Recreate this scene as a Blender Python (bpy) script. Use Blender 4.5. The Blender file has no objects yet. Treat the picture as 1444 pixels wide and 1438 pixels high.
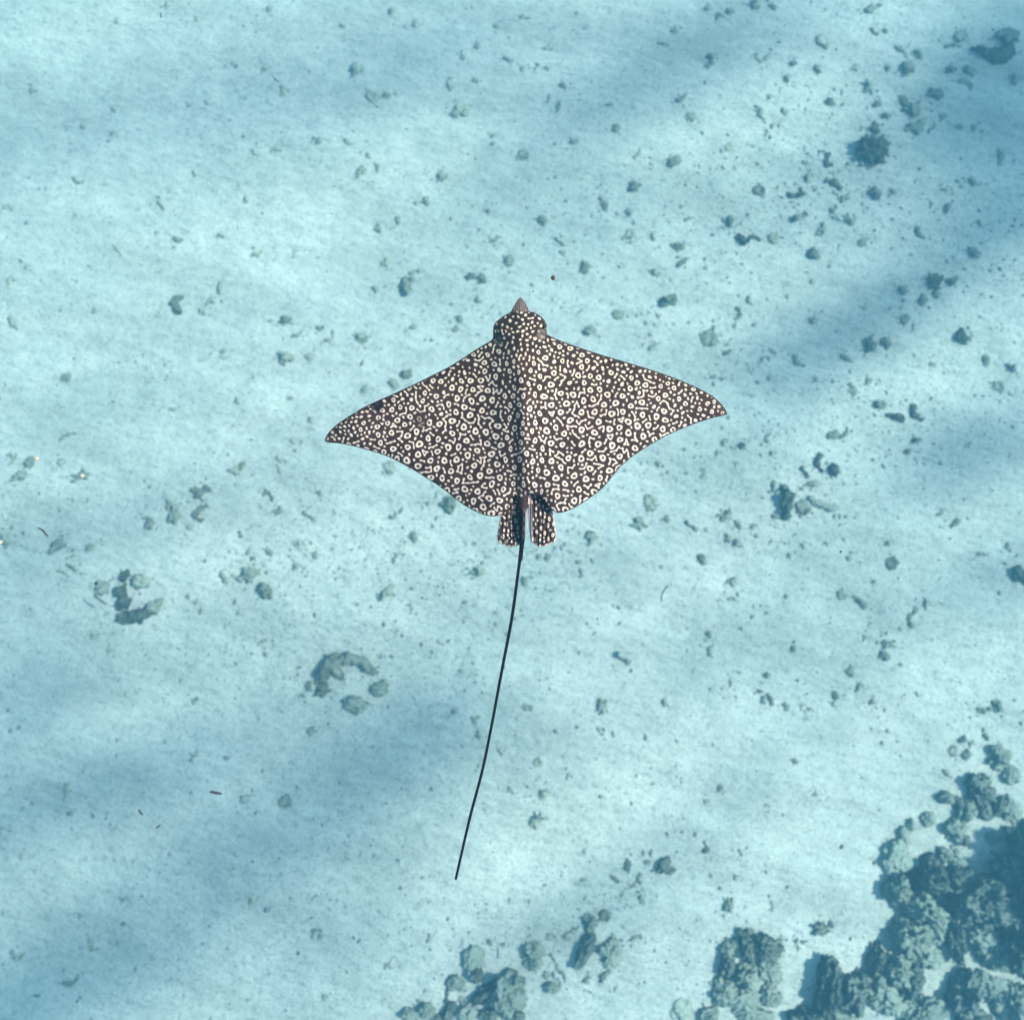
import bpy, bmesh, math, random
import numpy as np
from mathutils import Vector, Matrix
from mathutils.geometry import delaunay_2d_cdt

# ------------------------------------------------------------------ camera, sky, sun, exposure
scene = bpy.context.scene
random.seed(7)
RNG = np.random.default_rng(11)

CZ = 12.0                               # camera height above the sand (m)
FOV = math.radians(60.0)
PW, PH = 1444.0, 1438.0
FPX = PW / 2 / math.tan(FOV / 2)
fwd = Vector((-0.045, 0.15, -1.0)).normalized()
cam_data = bpy.data.cameras.new('camera')
cam = bpy.data.objects.new('camera', cam_data)
scene.collection.objects.link(cam)
cam.location = (0, 0, CZ)
q = fwd.to_track_quat('-Z', 'Y')
cam.rotation_mode = 'QUATERNION'
cam.rotation_quaternion = q
cam_data.sensor_fit = 'HORIZONTAL'
cam_data.angle = FOV
cam_data.clip_start = 0.05
cam_data.clip_end = 900
cam_data.dof.use_dof = True
cam_data.dof.focus_distance = 2.45
cam_data.dof.aperture_fstop = 2.9
scene.camera = cam
R3 = q.to_matrix()
RIGHT, UP = R3 @ Vector((1, 0, 0)), R3 @ Vector((0, 1, 0))

SUN_EL, SUN_AZ = math.radians(48), math.radians(22)   # azimuth from +X towards +Y
sun_dir = Vector((math.cos(SUN_EL) * math.cos(SUN_AZ), math.cos(SUN_EL) * math.sin(SUN_AZ), math.sin(SUN_EL)))
world = bpy.data.worlds.new('World')
scene.world = world
world.use_nodes = True
wn = world.node_tree
bg = wn.nodes['Background']
sky = wn.nodes.new('ShaderNodeTexSky')
sky.sky_type = 'NISHITA'
sky.sun_disc = False
sky.sun_elevation = SUN_EL
sky.sun_rotation = math.pi / 2 - SUN_AZ
wn.links.new(sky.outputs[0], bg.inputs[0])
bg.inputs[1].default_value = 0.10
sl = bpy.data.lights.new('sun', 'SUN')
sl.energy = 5.0
sl.angle = math.radians(3.2)
sl.color = (1.0, 0.95, 0.88)
so = bpy.data.objects.new('sun', sl)
scene.collection.objects.link(so)
so.location = (8, 3, 20)
so.rotation_mode = 'QUATERNION'
so.rotation_quaternion = sun_dir.to_track_quat('Z', 'Y')

vs = scene.view_settings
vs.view_transform = 'Standard'
vs.look = 'None'
vs.exposure = 1.0
vs.gamma = 1.0
vs.use_curve_mapping = False
cy = scene.cycles
cy.volume_bounces = 1
cy.max_bounces = 6
cy.transparent_max_bounces = 8
cy.use_denoising = True
cy.caustics_reflective = False
cy.caustics_refractive = False

COL = scene.collection
CAM = np.array((0.0, 0.0, CZ))
RV, UV, FV = np.array(RIGHT), np.array(UP), np.array(fwd)


def pix_dir(px, py):
    px = np.asarray(px, float); py = np.asarray(py, float)
    return (FV + ((px - PW / 2) / FPX)[..., None] * RV + ((PH / 2 - py) / FPX)[..., None] * UV)


def pix_at_z(px, py, z):
    d = pix_dir(px, py)
    t = (np.asarray(z, float) - CZ) / d[..., 2]
    return CAM + d * t[..., None]


def to_pix(P):
    v = P - CAM
    dz = v @ FV
    return PW / 2 + FPX * (v @ RV) / dz, PH / 2 - FPX * (v @ UV) / dz


# ------------------------------------------------------------------ numpy noise
def _hash(ix, iy, iz, seed):
    h = (ix * 374761393 + iy * 668265263 + iz * 2147483647 + seed * 1274126177) & 0xFFFFFFFF
    h = ((h ^ (h >> 13)) * 1274126177) & 0xFFFFFFFF
    h = ((h ^ (h >> 16)) * 2246822519) & 0xFFFFFFFF
    h = h ^ (h >> 15)
    return (h & 0xFFFFFF) / float(0xFFFFFF) * 2 - 1


def vnoise(x, y, z=0.0, seed=0):
    x, y, z = np.broadcast_arrays(np.asarray(x, float), np.asarray(y, float), np.asarray(z, float))
    fx, fy, fz = np.floor(x), np.floor(y), np.floor(z)
    ix, iy, iz = fx.astype(np.int64), fy.astype(np.int64), fz.astype(np.int64)
    u, v, w = x - fx, y - fy, z - fz
    u = u * u * u * (u * (6 * u - 15) + 10); v = v * v * v * (v * (6 * v - 15) + 10); w = w * w * w * (w * (6 * w - 15) + 10)
    r = 0.0
    for a in (0, 1):
        for b in (0, 1):
            for c in (0, 1):
                wt = (u if a else 1 - u) * (v if b else 1 - v) * (w if c else 1 - w)
                r = r + wt * _hash(ix + a, iy + b, iz + c, seed)
    return r


def fbm(x, y, z=0.0, seed=0, octs=3):
    r, amp, tot = 0.0, 1.0, 0.0
    for o in range(octs):
        k = 2.03 ** o
        r = r + amp * vnoise(np.asarray(x) * k, np.asarray(y) * k, np.asarray(z) * k, seed + o * 17)
        tot += amp; amp *= 0.5
    return r / tot


def sstep(a, b, x):
    t = np.clip((np.asarray(x, float) - a) / (b - a), 0, 1)
    return t * t * (3 - 2 * t)


# ------------------------------------------------------------------ node helpers
def new_mat(name):
    m = bpy.data.materials.new(name)
    m.use_nodes = True
    nt = m.node_tree
    return m, nt, nt.nodes['Principled BSDF']


def N(nt, typ, **kw):
    n = nt.nodes.new(typ)
    for k, v in kw.items():
        if k.startswith('i_'):
            n.inputs[k[2:].replace('_', ' ')].default_value = v
        else:
            setattr(n, k, v)
    return n


def ramp(nt, fac, stops):
    n = nt.nodes.new('ShaderNodeValToRGB')
    e = n.color_ramp.elements
    while len(e) < len(stops):
        e.new(0.5)
    for el, (p, c) in zip(e, stops):
        el.position = p
        el.color = c if len(c) == 4 else (*c, 1)
    nt.links.new(fac, n.inputs[0])
    return n.outputs[0]


def mixc(nt, fac, a, b, mode='MIX'):
    n = nt.nodes.new('ShaderNodeMix')
    n.data_type = 'RGBA'
    n.blend_type = mode
    for sock, val in ((n.inputs[0], fac), (n.inputs[6], a), (n.inputs[7], b)):
        if hasattr(val, 'links'):
            nt.links.new(val, sock)
        elif isinstance(val, (int, float)):
            sock.default_value = val
        else:
            sock.default_value = (*val, 1)
    return n.outputs[2]


# ------------------------------------------------------------------ object helpers
def mesh_np(name, V, F, smooth=True):
    me = bpy.data.meshes.new(name)
    V = np.asarray(V, np.float32)
    F = np.asarray(F, np.int32)
    k = F.shape[1]
    me.vertices.add(len(V)); me.vertices.foreach_set('co', V.ravel())
    me.loops.add(F.size); me.loops.foreach_set('vertex_index', F.ravel())
    me.polygons.add(len(F))
    me.polygons.foreach_set('loop_start', np.arange(0, F.size, k, dtype=np.int32))
    if smooth:
        me.polygons.foreach_set('use_smooth', np.ones(len(F), bool))
    me.update(calc_edges=True)
    return me


def link(name, me, mat=None, loc=(0, 0, 0), rot=(0, 0, 0), scale=(1, 1, 1), parent=None):
    o = bpy.data.objects.new(name, me)
    COL.objects.link(o)
    o.location = loc; o.rotation_euler = rot; o.scale = scale
    if mat and me and not me.materials:
        me.materials.append(mat)
    o.parent = parent
    return o


def tag(o, label, cat=None, group=None, kind=None):
    o['label'] = label; o['kind'] = kind or 'thing'
    if cat: o['category'] = cat
    if group: o['group'] = group
    if kind: o['kind'] = kind
    return o


# ================================================================== SEABED
TH = math.radians(24)
CT, ST = math.cos(TH), math.sin(TH)


def seabed_h(x, y):
    x = np.asarray(x, float); y = np.asarray(y, float)
    u, v = x * CT + y * ST, -x * ST + y * CT
    h = 0.16 * fbm(u / 7.0, v / 2.6, seed=3, octs=2)
    h = h + 0.035 * fbm(u / 1.5 + 9, v / 0.55, seed=5, octs=3)
    h = h + 0.018 * fbm(x / 0.32, y / 0.32, seed=8, octs=2)
    return h


def on_sand(px, py):
    z = np.zeros(np.shape(px))
    for _ in range(4):
        P = pix_at_z(px, py, z)
        z = seabed_h(P[..., 0], P[..., 1])
    return pix_at_z(px, py, z)


corners = pix_at_z(np.array([0, PW, 0, PW]), np.array([0, 0, PH, PH]), np.zeros(4))
X0, X1 = corners[:, 0].min() - 1.2, corners[:, 0].max() + 1.2
Y0, Y1 = corners[:, 1].min() - 1.2, corners[:, 1].max() + 1.2


def axis(a, b, step, far):
    mid = np.arange(a, b + step, step)
    g, d, out = step, 0.0, []
    while d < far:
        g = min(g * 1.25, 10.0); d += g; out.append(d)
    out = np.array(out)
    return np.concatenate([(a - out)[::-1], mid, mid[-1] + out])


def grid_mesh(name, xs, ys, zf):
    X, Y = np.meshgrid(xs, ys)
    Z = zf(X, Y)
    V = np.stack([X, Y, Z], -1).reshape(-1, 3)
    nx, ny = len(xs), len(ys)
    i = (np.arange(ny - 1)[:, None] * nx + np.arange(nx - 1)[None, :]).ravel()
    F = np.stack([i, i + 1, i + nx + 1, i + nx], -1)
    return mesh_np(name, V, F), V


sand, nt, bs = new_mat('sand')
tc = N(nt, 'ShaderNodeTexCoord')
rotm = N(nt, 'ShaderNodeMapping')
rotm.inputs['Rotation'].default_value = (0, 0, -TH)
rotm.inputs['Scale'].default_value = (0.45, 1.5, 1)
nt.links.new(tc.outputs['Object'], rotm.inputs[0])
patch = N(nt, 'ShaderNodeTexNoise', i_Scale=0.9, i_Detail=4.0, i_Roughness=0.6)
nt.links.new(rotm.outputs[0], patch.inputs['Vector'])
streak = N(nt, 'ShaderNodeTexNoise', i_Scale=9.0, i_Detail=3.0, i_Roughness=0.65)
nt.links.new(rotm.outputs[0], streak.inputs['Vector'])
grain = N(nt, 'ShaderNodeTexNoise', i_Scale=34.0, i_Detail=3.0, i_Roughness=0.75)
nt.links.new(tc.outputs['Object'], grain.inputs['Vector'])
grain2 = N(nt, 'ShaderNodeTexNoise', i_Scale=11.0, i_Detail=4.0, i_Roughness=0.7)
nt.links.new(tc.outputs['Object'], grain2.inputs['Vector'])
c = ramp(nt, patch.outputs[0], [(0.3, (0.56, 0.545, 0.48)), (0.65, (0.78, 0.745, 0.66))])
c = mixc(nt, 1.0, c, ramp(nt, streak.outputs[0], [(0.3, (0.80, 0.81, 0.82)), (0.62, (1, 1, 1))]), 'MULTIPLY')
c = mixc(nt, 1.0, c, ramp(nt, grain.outputs[0], [(0.34, (0.50, 0.53, 0.54)), (0.47, (0.94, 0.94, 0.94)), (0.75, (1, 1, 1))]), 'MULTIPLY')
c = mixc(nt, 1.0, c, ramp(nt, grain2.outputs[0], [(0.30, (0.66, 0.69, 0.69)), (0.46, (1, 1, 1))]), 'MULTIPLY')
nt.links.new(c, bs.inputs['Base Color'])
bs.inputs['Roughness'].default_value = 0.95
bs.inputs['Specular IOR Level'].default_value = 0.1
bmp = N(nt, 'ShaderNodeBump', i_Strength=0.7, i_Distance=0.03)
addn = N(nt, 'ShaderNodeMath', operation='ADD')
nt.links.new(grain2.outputs[0], addn.inputs[0]); nt.links.new(streak.outputs[0], addn.inputs[1])
nt.links.new(addn.outputs[0], bmp.inputs['Height'])
nt.links.new(bmp.outputs[0], bs.inputs['Normal'])

me, _ = grid_mesh('seabed', axis(X0, X1, 0.06, 150), axis(Y0, Y1, 0.06, 150), seabed_h)
o = link('seabed', me, sand)
o['kind'] = 'structure'
o['label'] = 'pale rippled coral sand of the seabed'

# ================================================================== WATER SURFACE (unseen sheet above the camera, shaped to cast light bands)
# dark (+) and bright (-) light bands painted into the sheet, placed where they land on the sand: x, y, half length, half width, angle, strength
LIGHT_BANDS = [(120, 1370, 420, 150, 20, .26), (20, 1120, 160, 220, 10, .35), (1440, 160, 260, 170, 30, .55), (120, 80, 330, 150, 10, .22), (520, 120, 300, 90, 20, .18),
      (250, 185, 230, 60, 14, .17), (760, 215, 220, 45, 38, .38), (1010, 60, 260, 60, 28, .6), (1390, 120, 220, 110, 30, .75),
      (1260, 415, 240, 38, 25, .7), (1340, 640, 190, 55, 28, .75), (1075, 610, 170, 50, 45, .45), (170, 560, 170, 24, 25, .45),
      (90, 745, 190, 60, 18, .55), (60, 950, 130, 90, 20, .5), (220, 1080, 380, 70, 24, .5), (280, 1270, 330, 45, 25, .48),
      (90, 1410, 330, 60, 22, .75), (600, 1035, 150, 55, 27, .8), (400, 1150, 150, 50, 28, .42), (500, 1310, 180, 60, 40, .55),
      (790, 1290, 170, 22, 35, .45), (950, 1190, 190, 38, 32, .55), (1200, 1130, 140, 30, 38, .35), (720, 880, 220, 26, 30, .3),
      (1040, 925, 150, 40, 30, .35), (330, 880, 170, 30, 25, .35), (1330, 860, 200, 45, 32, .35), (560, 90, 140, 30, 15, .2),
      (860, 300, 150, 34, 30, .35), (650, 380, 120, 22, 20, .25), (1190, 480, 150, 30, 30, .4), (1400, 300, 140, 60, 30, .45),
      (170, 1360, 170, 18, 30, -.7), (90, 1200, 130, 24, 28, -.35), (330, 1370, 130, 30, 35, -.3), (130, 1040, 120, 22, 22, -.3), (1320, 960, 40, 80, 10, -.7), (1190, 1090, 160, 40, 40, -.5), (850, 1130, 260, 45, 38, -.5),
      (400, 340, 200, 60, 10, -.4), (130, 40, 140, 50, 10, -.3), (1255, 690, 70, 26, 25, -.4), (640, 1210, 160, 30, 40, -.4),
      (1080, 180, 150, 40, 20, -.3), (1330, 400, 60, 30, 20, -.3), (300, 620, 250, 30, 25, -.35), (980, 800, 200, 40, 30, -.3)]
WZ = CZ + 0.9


def band_transmit(X, Y):
    """share of light let through at a point of the surface, painted as bright and dark bands"""
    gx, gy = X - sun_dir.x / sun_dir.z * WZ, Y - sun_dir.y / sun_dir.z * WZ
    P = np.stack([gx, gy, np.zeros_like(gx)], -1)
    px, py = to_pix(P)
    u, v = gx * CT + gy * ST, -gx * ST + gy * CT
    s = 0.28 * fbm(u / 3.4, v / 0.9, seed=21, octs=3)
    for (sx, sy, L, W, a, k) in LIGHT_BANDS:
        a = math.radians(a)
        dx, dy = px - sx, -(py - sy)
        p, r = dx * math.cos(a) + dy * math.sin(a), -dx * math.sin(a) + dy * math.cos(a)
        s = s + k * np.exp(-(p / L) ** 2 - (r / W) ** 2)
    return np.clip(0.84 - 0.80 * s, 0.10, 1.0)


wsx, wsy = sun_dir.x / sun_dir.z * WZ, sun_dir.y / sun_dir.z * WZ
me, V = grid_mesh('water_surface_gobo', axis(X0 + wsx - 1, X1 + wsx + 1, 0.16, 150), axis(Y0 + wsy - 1, Y1 + wsy + 1, 0.16, 150),
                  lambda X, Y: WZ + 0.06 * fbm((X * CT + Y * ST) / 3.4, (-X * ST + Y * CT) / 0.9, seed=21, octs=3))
at = me.attributes.new('band_tint', 'FLOAT', 'POINT')  # hand-placed light bands stored as per-vertex transparency
at.data.foreach_set('value', band_transmit(V[:, 0], V[:, 1]).astype(np.float32))
wm = bpy.data.materials.new('water_surface_gobo')
wm.use_nodes = True
nt = wm.node_tree
nt.nodes.clear()
out = N(nt, 'ShaderNodeOutputMaterial')
tr = N(nt, 'ShaderNodeBsdfTransparent')
gl = N(nt, 'ShaderNodeBsdfGlossy', i_Roughness=0.05)
mx = N(nt, 'ShaderNodeMixShader')
mx.inputs[0].default_value = 0.03
an = N(nt, 'ShaderNodeAttribute', attribute_name='band_tint')
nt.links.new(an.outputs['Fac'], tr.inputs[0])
nt.links.new(tr.outputs[0], mx.inputs[1]); nt.links.new(gl.outputs[0], mx.inputs[2])
nt.links.new(mx.outputs[0], out.inputs[0])
o = link('water_surface_gobo', me, wm)
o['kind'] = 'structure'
o['label'] = 'unseen water surface overhead, with light bands painted into its transparency'

# ================================================================== ROCK AND CORAL MATERIALS
def rock_material(name, dust, dark_scale=1.0, green=(0.92, 1.0, 0.9)):
    m, nt, bs = new_mat(name)
    oi = N(nt, 'ShaderNodeObjectInfo')
    tc = N(nt, 'ShaderNodeNewGeometry')
    n1 = N(nt, 'ShaderNodeTexNoise', i_Scale=14.0, i_Detail=5.0, i_Roughness=0.7)
    n2 = N(nt, 'ShaderNodeTexNoise', i_Scale=4.5, i_Detail=3.0, i_Roughness=0.6)
    nt.links.new(tc.outputs['Position'], n1.inputs['Vector']); nt.links.new(tc.outputs['Position'], n2.inputs['Vector'])
    base = mixc(nt, 1.0, oi.outputs['Color'], ramp(nt, n1.outputs[0], [(0.3, (0.45, 0.5, 0.45)), (0.7, (1.35, 1.3, 1.15))]), 'MULTIPLY')
    sep = N(nt, 'ShaderNodeSeparateXYZ')
    nt.links.new(tc.outputs['Normal'], sep.inputs[0])
    ma = N(nt, 'ShaderNodeMath', operation='MULTIPLY_ADD')
    nt.links.new(n2.outputs[0], ma.inputs[0]); ma.inputs[1].default_value = 0.9
    nt.links.new(sep.outputs[2], ma.inputs[2])
    d = ramp(nt, ma.outputs[0], [(0.95, (0, 0, 0)), (1.0, (1, 1, 1))])
    mr = N(nt, 'ShaderNodeMapRange')
    nt.links.new(ma.outputs[0], mr.inputs[0])
    mr.inputs[1].default_value = 1.0; mr.inputs[2].default_value = 1.45; mr.inputs[3].default_value = 0; mr.inputs[4].default_value = dust
    du = N(nt, 'ShaderNodeMath', operation='MULTIPLY')
    nt.links.new(mr.outputs[0], du.inputs[0]); nt.links.new(oi.outputs['Alpha'], du.inputs[1])
    c = mixc(nt, du.outputs[0], base, (0.50, 0.52, 0.45))
    nt.links.new(c, bs.inputs['Base Color'])
    bs.inputs['Roughness'].default_value = 0.95
    bs.inputs['Specular IOR Level'].default_value = 0.08
    b = N(nt, 'ShaderNodeBump', i_Strength=0.8, i_Distance=0.03)
    nt.links.new(n1.outputs[0], b.inputs['Height'])
    nt.links.new(b.outputs[0], bs.inputs['Normal'])
    return m


RUB = rock_material('rubble', 0.30)
CORAL = rock_material('coral', 0.72)

# ================================================================== ROCK SHAPES
_ico = {}


def ico(sub):
    if sub not in _ico:
        bm = bmesh.new()
        bmesh.ops.create_icosphere(bm, subdivisions=sub, radius=1.0)
        bm.verts.ensure_lookup_table()
        V = np.array([v.co[:] for v in bm.verts])
        F = np.array([[l.index for l in f.verts] for f in bm.faces])
        bm.free()
        _ico[sub] = (V, F)
    return _ico[sub]


def lump(V, seed, a=0.3, b=0.14, c=0.06):
    x, y, z = V.T
    s = seed * 13.7
    r = 1 + a * fbm(x * 1.3 + s, y * 1.3, z * 1.3, seed, 2) + b * fbm(x * 3.5 + s, y * 3.5, z * 3.5, seed + 1, 2)
    r = r + c * (1 - 2 * np.abs(vnoise(x * 7 + s, y * 7, z * 7, seed + 2)))
    return V * r[:, None]


def unit(V):
    """scale so that the footprint is 1 across in x and y is kept in proportion, centre on origin"""
    V = V - np.array([(V[:, 0].max() + V[:, 0].min()) / 2, (V[:, 1].max() + V[:, 1].min()) / 2, 0])
    return V / max(np.ptp(V[:, 0]), np.ptp(V[:, 1]))


def stone_mesh(seed):
    V, F = ico(4)
    V = lump(V, seed, 0.7, 0.6, 0.2) * np.array([1, 0.6 + 0.35 * random.random(), 0.6])
    V[:, 2] = np.where(V[:, 2] < -0.25, -0.25, V[:, 2])
    return mesh_np('rubble_stone', unit(V), F)


def tube(pts, rad, seed, ns=12, rough=0.3):
    pts = np.asarray(pts, float)
    n = len(pts)
    T = np.gradient(pts, axis=0)
    T /= np.linalg.norm(T, axis=1)[:, None] + 1e-9
    A = np.cross(T, np.array([0.03, 0.05, 1.0])); A /= np.linalg.norm(A, axis=1)[:, None] + 1e-9
    B = np.cross(T, A)
    V, F = [], []
    for i in range(n):
        for k in range(ns):
            a = 2 * math.pi * k / ns
            V.append(pts[i] + rad[i] * (math.cos(a) * A[i] + math.sin(a) * B[i]))
    for i in range(n - 1):
        for k in range(ns):
            k2 = (k + 1) % ns
            F.append((i * ns + k, i * ns + k2, (i + 1) * ns + k2)); F.append((i * ns + k, (i + 1) * ns + k2, (i + 1) * ns + k))
    V.append(pts[0] - T[0] * rad[0] * .6); V.append(pts[-1] + T[-1] * rad[-1] * .6)
    for k in range(ns):
        k2 = (k + 1) % ns
        F.append((len(V) - 2, k2, k)); F.append((len(V) - 1, (n - 1) * ns + k, (n - 1) * ns + k2))
    V = np.array(V)
    r0 = float(np.max(rad))
    s = seed * 7.3
    for ax in range(3):
        V[:, ax] += rough * r0 * fbm(V[:, 0] / r0 * .8 + s + ax * 31, V[:, 1] / r0 * .8, V[:, 2] / r0 * .8, seed + ax, 5)
    return V, np.array(F)


def join(parts):
    Vs, Fs, off = [], [], 0
    for V, F in parts:
        Vs.append(V); Fs.append(F + off); off += len(V)
    return np.concatenate(Vs), np.concatenate(Fs)


def crescent_mesh(seed):
    rr = random.Random(seed)
    span = math.radians(rr.uniform(170, 250))
    t = np.linspace(0, 1, 46)
    a = t * span
    wob = 1 + 0.18 * vnoise(t * 4 + seed, 0.5, 0, seed)
    pts = np.stack([np.cos(a) * wob, np.sin(a) * wob * rr.uniform(.7, 1), np.zeros(46)], -1)
    rad = (0.22 + 0.22 * np.sin(np.pi * np.clip(t * 0.9 + 0.08, 0, 1))) * (1 + 0.25 * vnoise(t * 6, seed, 0, seed))
    V, F = tube(pts, rad, seed, 22, 1.05)
    V[:, 2] = V[:, 2] * 0.9 - 0.12
    return mesh_np('curved_rubble', unit(V), F)


def ring_mesh(seed):
    V, F = ico(4)
    V = lump(V, seed, 0.4, 0.5, 0.15)
    r = np.hypot(V[:, 0], V[:, 1])
    rim = np.exp(-((r - 0.68) / 0.26) ** 2)
    V = V.copy()
    V[:, 2] = np.where(V[:, 2] > 0, 0.06 + 0.42 * rim * (0.6 + 0.8 * fbm(V[:, 0] * 2 + seed, V[:, 1] * 2, 0, seed)), -0.2)
    V[:, 1] *= 0.82
    return mesh_np('cupped_rubble', unit(V), F)


def disc_mesh(seed):
    V, F = ico(4)
    V = lump(V, seed, 0.35, 0.5, 0.2).copy()
    V[:, 1] *= 0.85
    V[:, 2] *= 0.3
    return mesh_np('flat_coral_plate', unit(V), F)


def finger_mesh(seed):
    rr = random.Random(seed)
    t = np.linspace(0, 1, 40)
    pts = np.stack([t * 2 - 1, 0.3 * np.sin(t * 3 + seed) + 0.1 * vnoise(t * 5, seed, 0, seed), 0.1 * np.sin(t * 4)], -1)
    rad = 0.24 * (0.55 + 0.6 * np.sin(np.pi * (0.15 + 0.7 * t))) * (1 + 0.35 * vnoise(t * 5, seed + 3.3, 0, seed))
    V, F = tube(pts, rad, seed, 20, 1.05)
    V[:, 2] -= 0.06
    return mesh_np('rubble_finger', unit(V), F)


def branch_mesh(seed, n=None, core=0.42):
    rr = random.Random(seed)
    n = n or rr.choice((3, 4, 5))
    Vc, Fc = ico(3)
    parts = [(lump(Vc, seed, .7, .6, .2) * np.array([core * rr.uniform(.8, 1.5), core, core * .7]), Fc)]
    for k in range(n):
        a = rr.uniform(0, 2 * math.pi)
        L = rr.uniform(.45, 1.05)
        el = rr.uniform(0, .6)
        t = np.linspace(0, 1, 9)
        bend = rr.uniform(-.5, .5)
        pts = np.stack([np.cos(a + bend * t) * t * L, np.sin(a + bend * t) * t * L, el * t * L], -1)
        parts.append(tube(pts, rr.uniform(.16, .27) * (1.1 - 0.45 * t), seed + k, 8, 0.9))
    V, F = join(parts)
    return mesh_np('branching_rubble', unit(V), F)


def bush_mesh(seed):
    rr = random.Random(seed)
    Vc, Fc = ico(4)
    parts = [(lump(Vc, seed, .25, .25, .1) * np.array([.62, .62, .5]), Fc)]
    for k in range(95):
        a = rr.uniform(0, 2 * math.pi); el = math.asin(rr.uniform(-0.05, 1))
        d = np.array([math.cos(a) * math.cos(el), math.sin(a) * math.cos(el), math.sin(el) * .8])
        L = rr.uniform(.75, 1.02)
        t = np.linspace(0.4, 1, 6)
        pts = d[None] * (t * L)[:, None] + 0.05 * np.sin(t * 6 + k)[:, None]
        parts.append(tube(pts, 0.085 * (1.15 - 0.4 * t), seed + k, 6, 0.5))
    V, F = join(parts)
    return mesh_np('bushy_coral', unit(V), F)


LIB = {'s': [stone_mesh(i) for i in range(14)], 'c': [crescent_mesh(30 + i) for i in range(7)], 'r': [ring_mesh(50 + i) for i in range(4)],
       'd': [disc_mesh(60 + i) for i in range(4)], 'f': [finger_mesh(70 + i) for i in range(7)], 'b': [branch_mesh(80 + i) for i in range(7)]}
for ms in LIB.values():
    for m in ms:
        m.materials.append(RUB)

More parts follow.
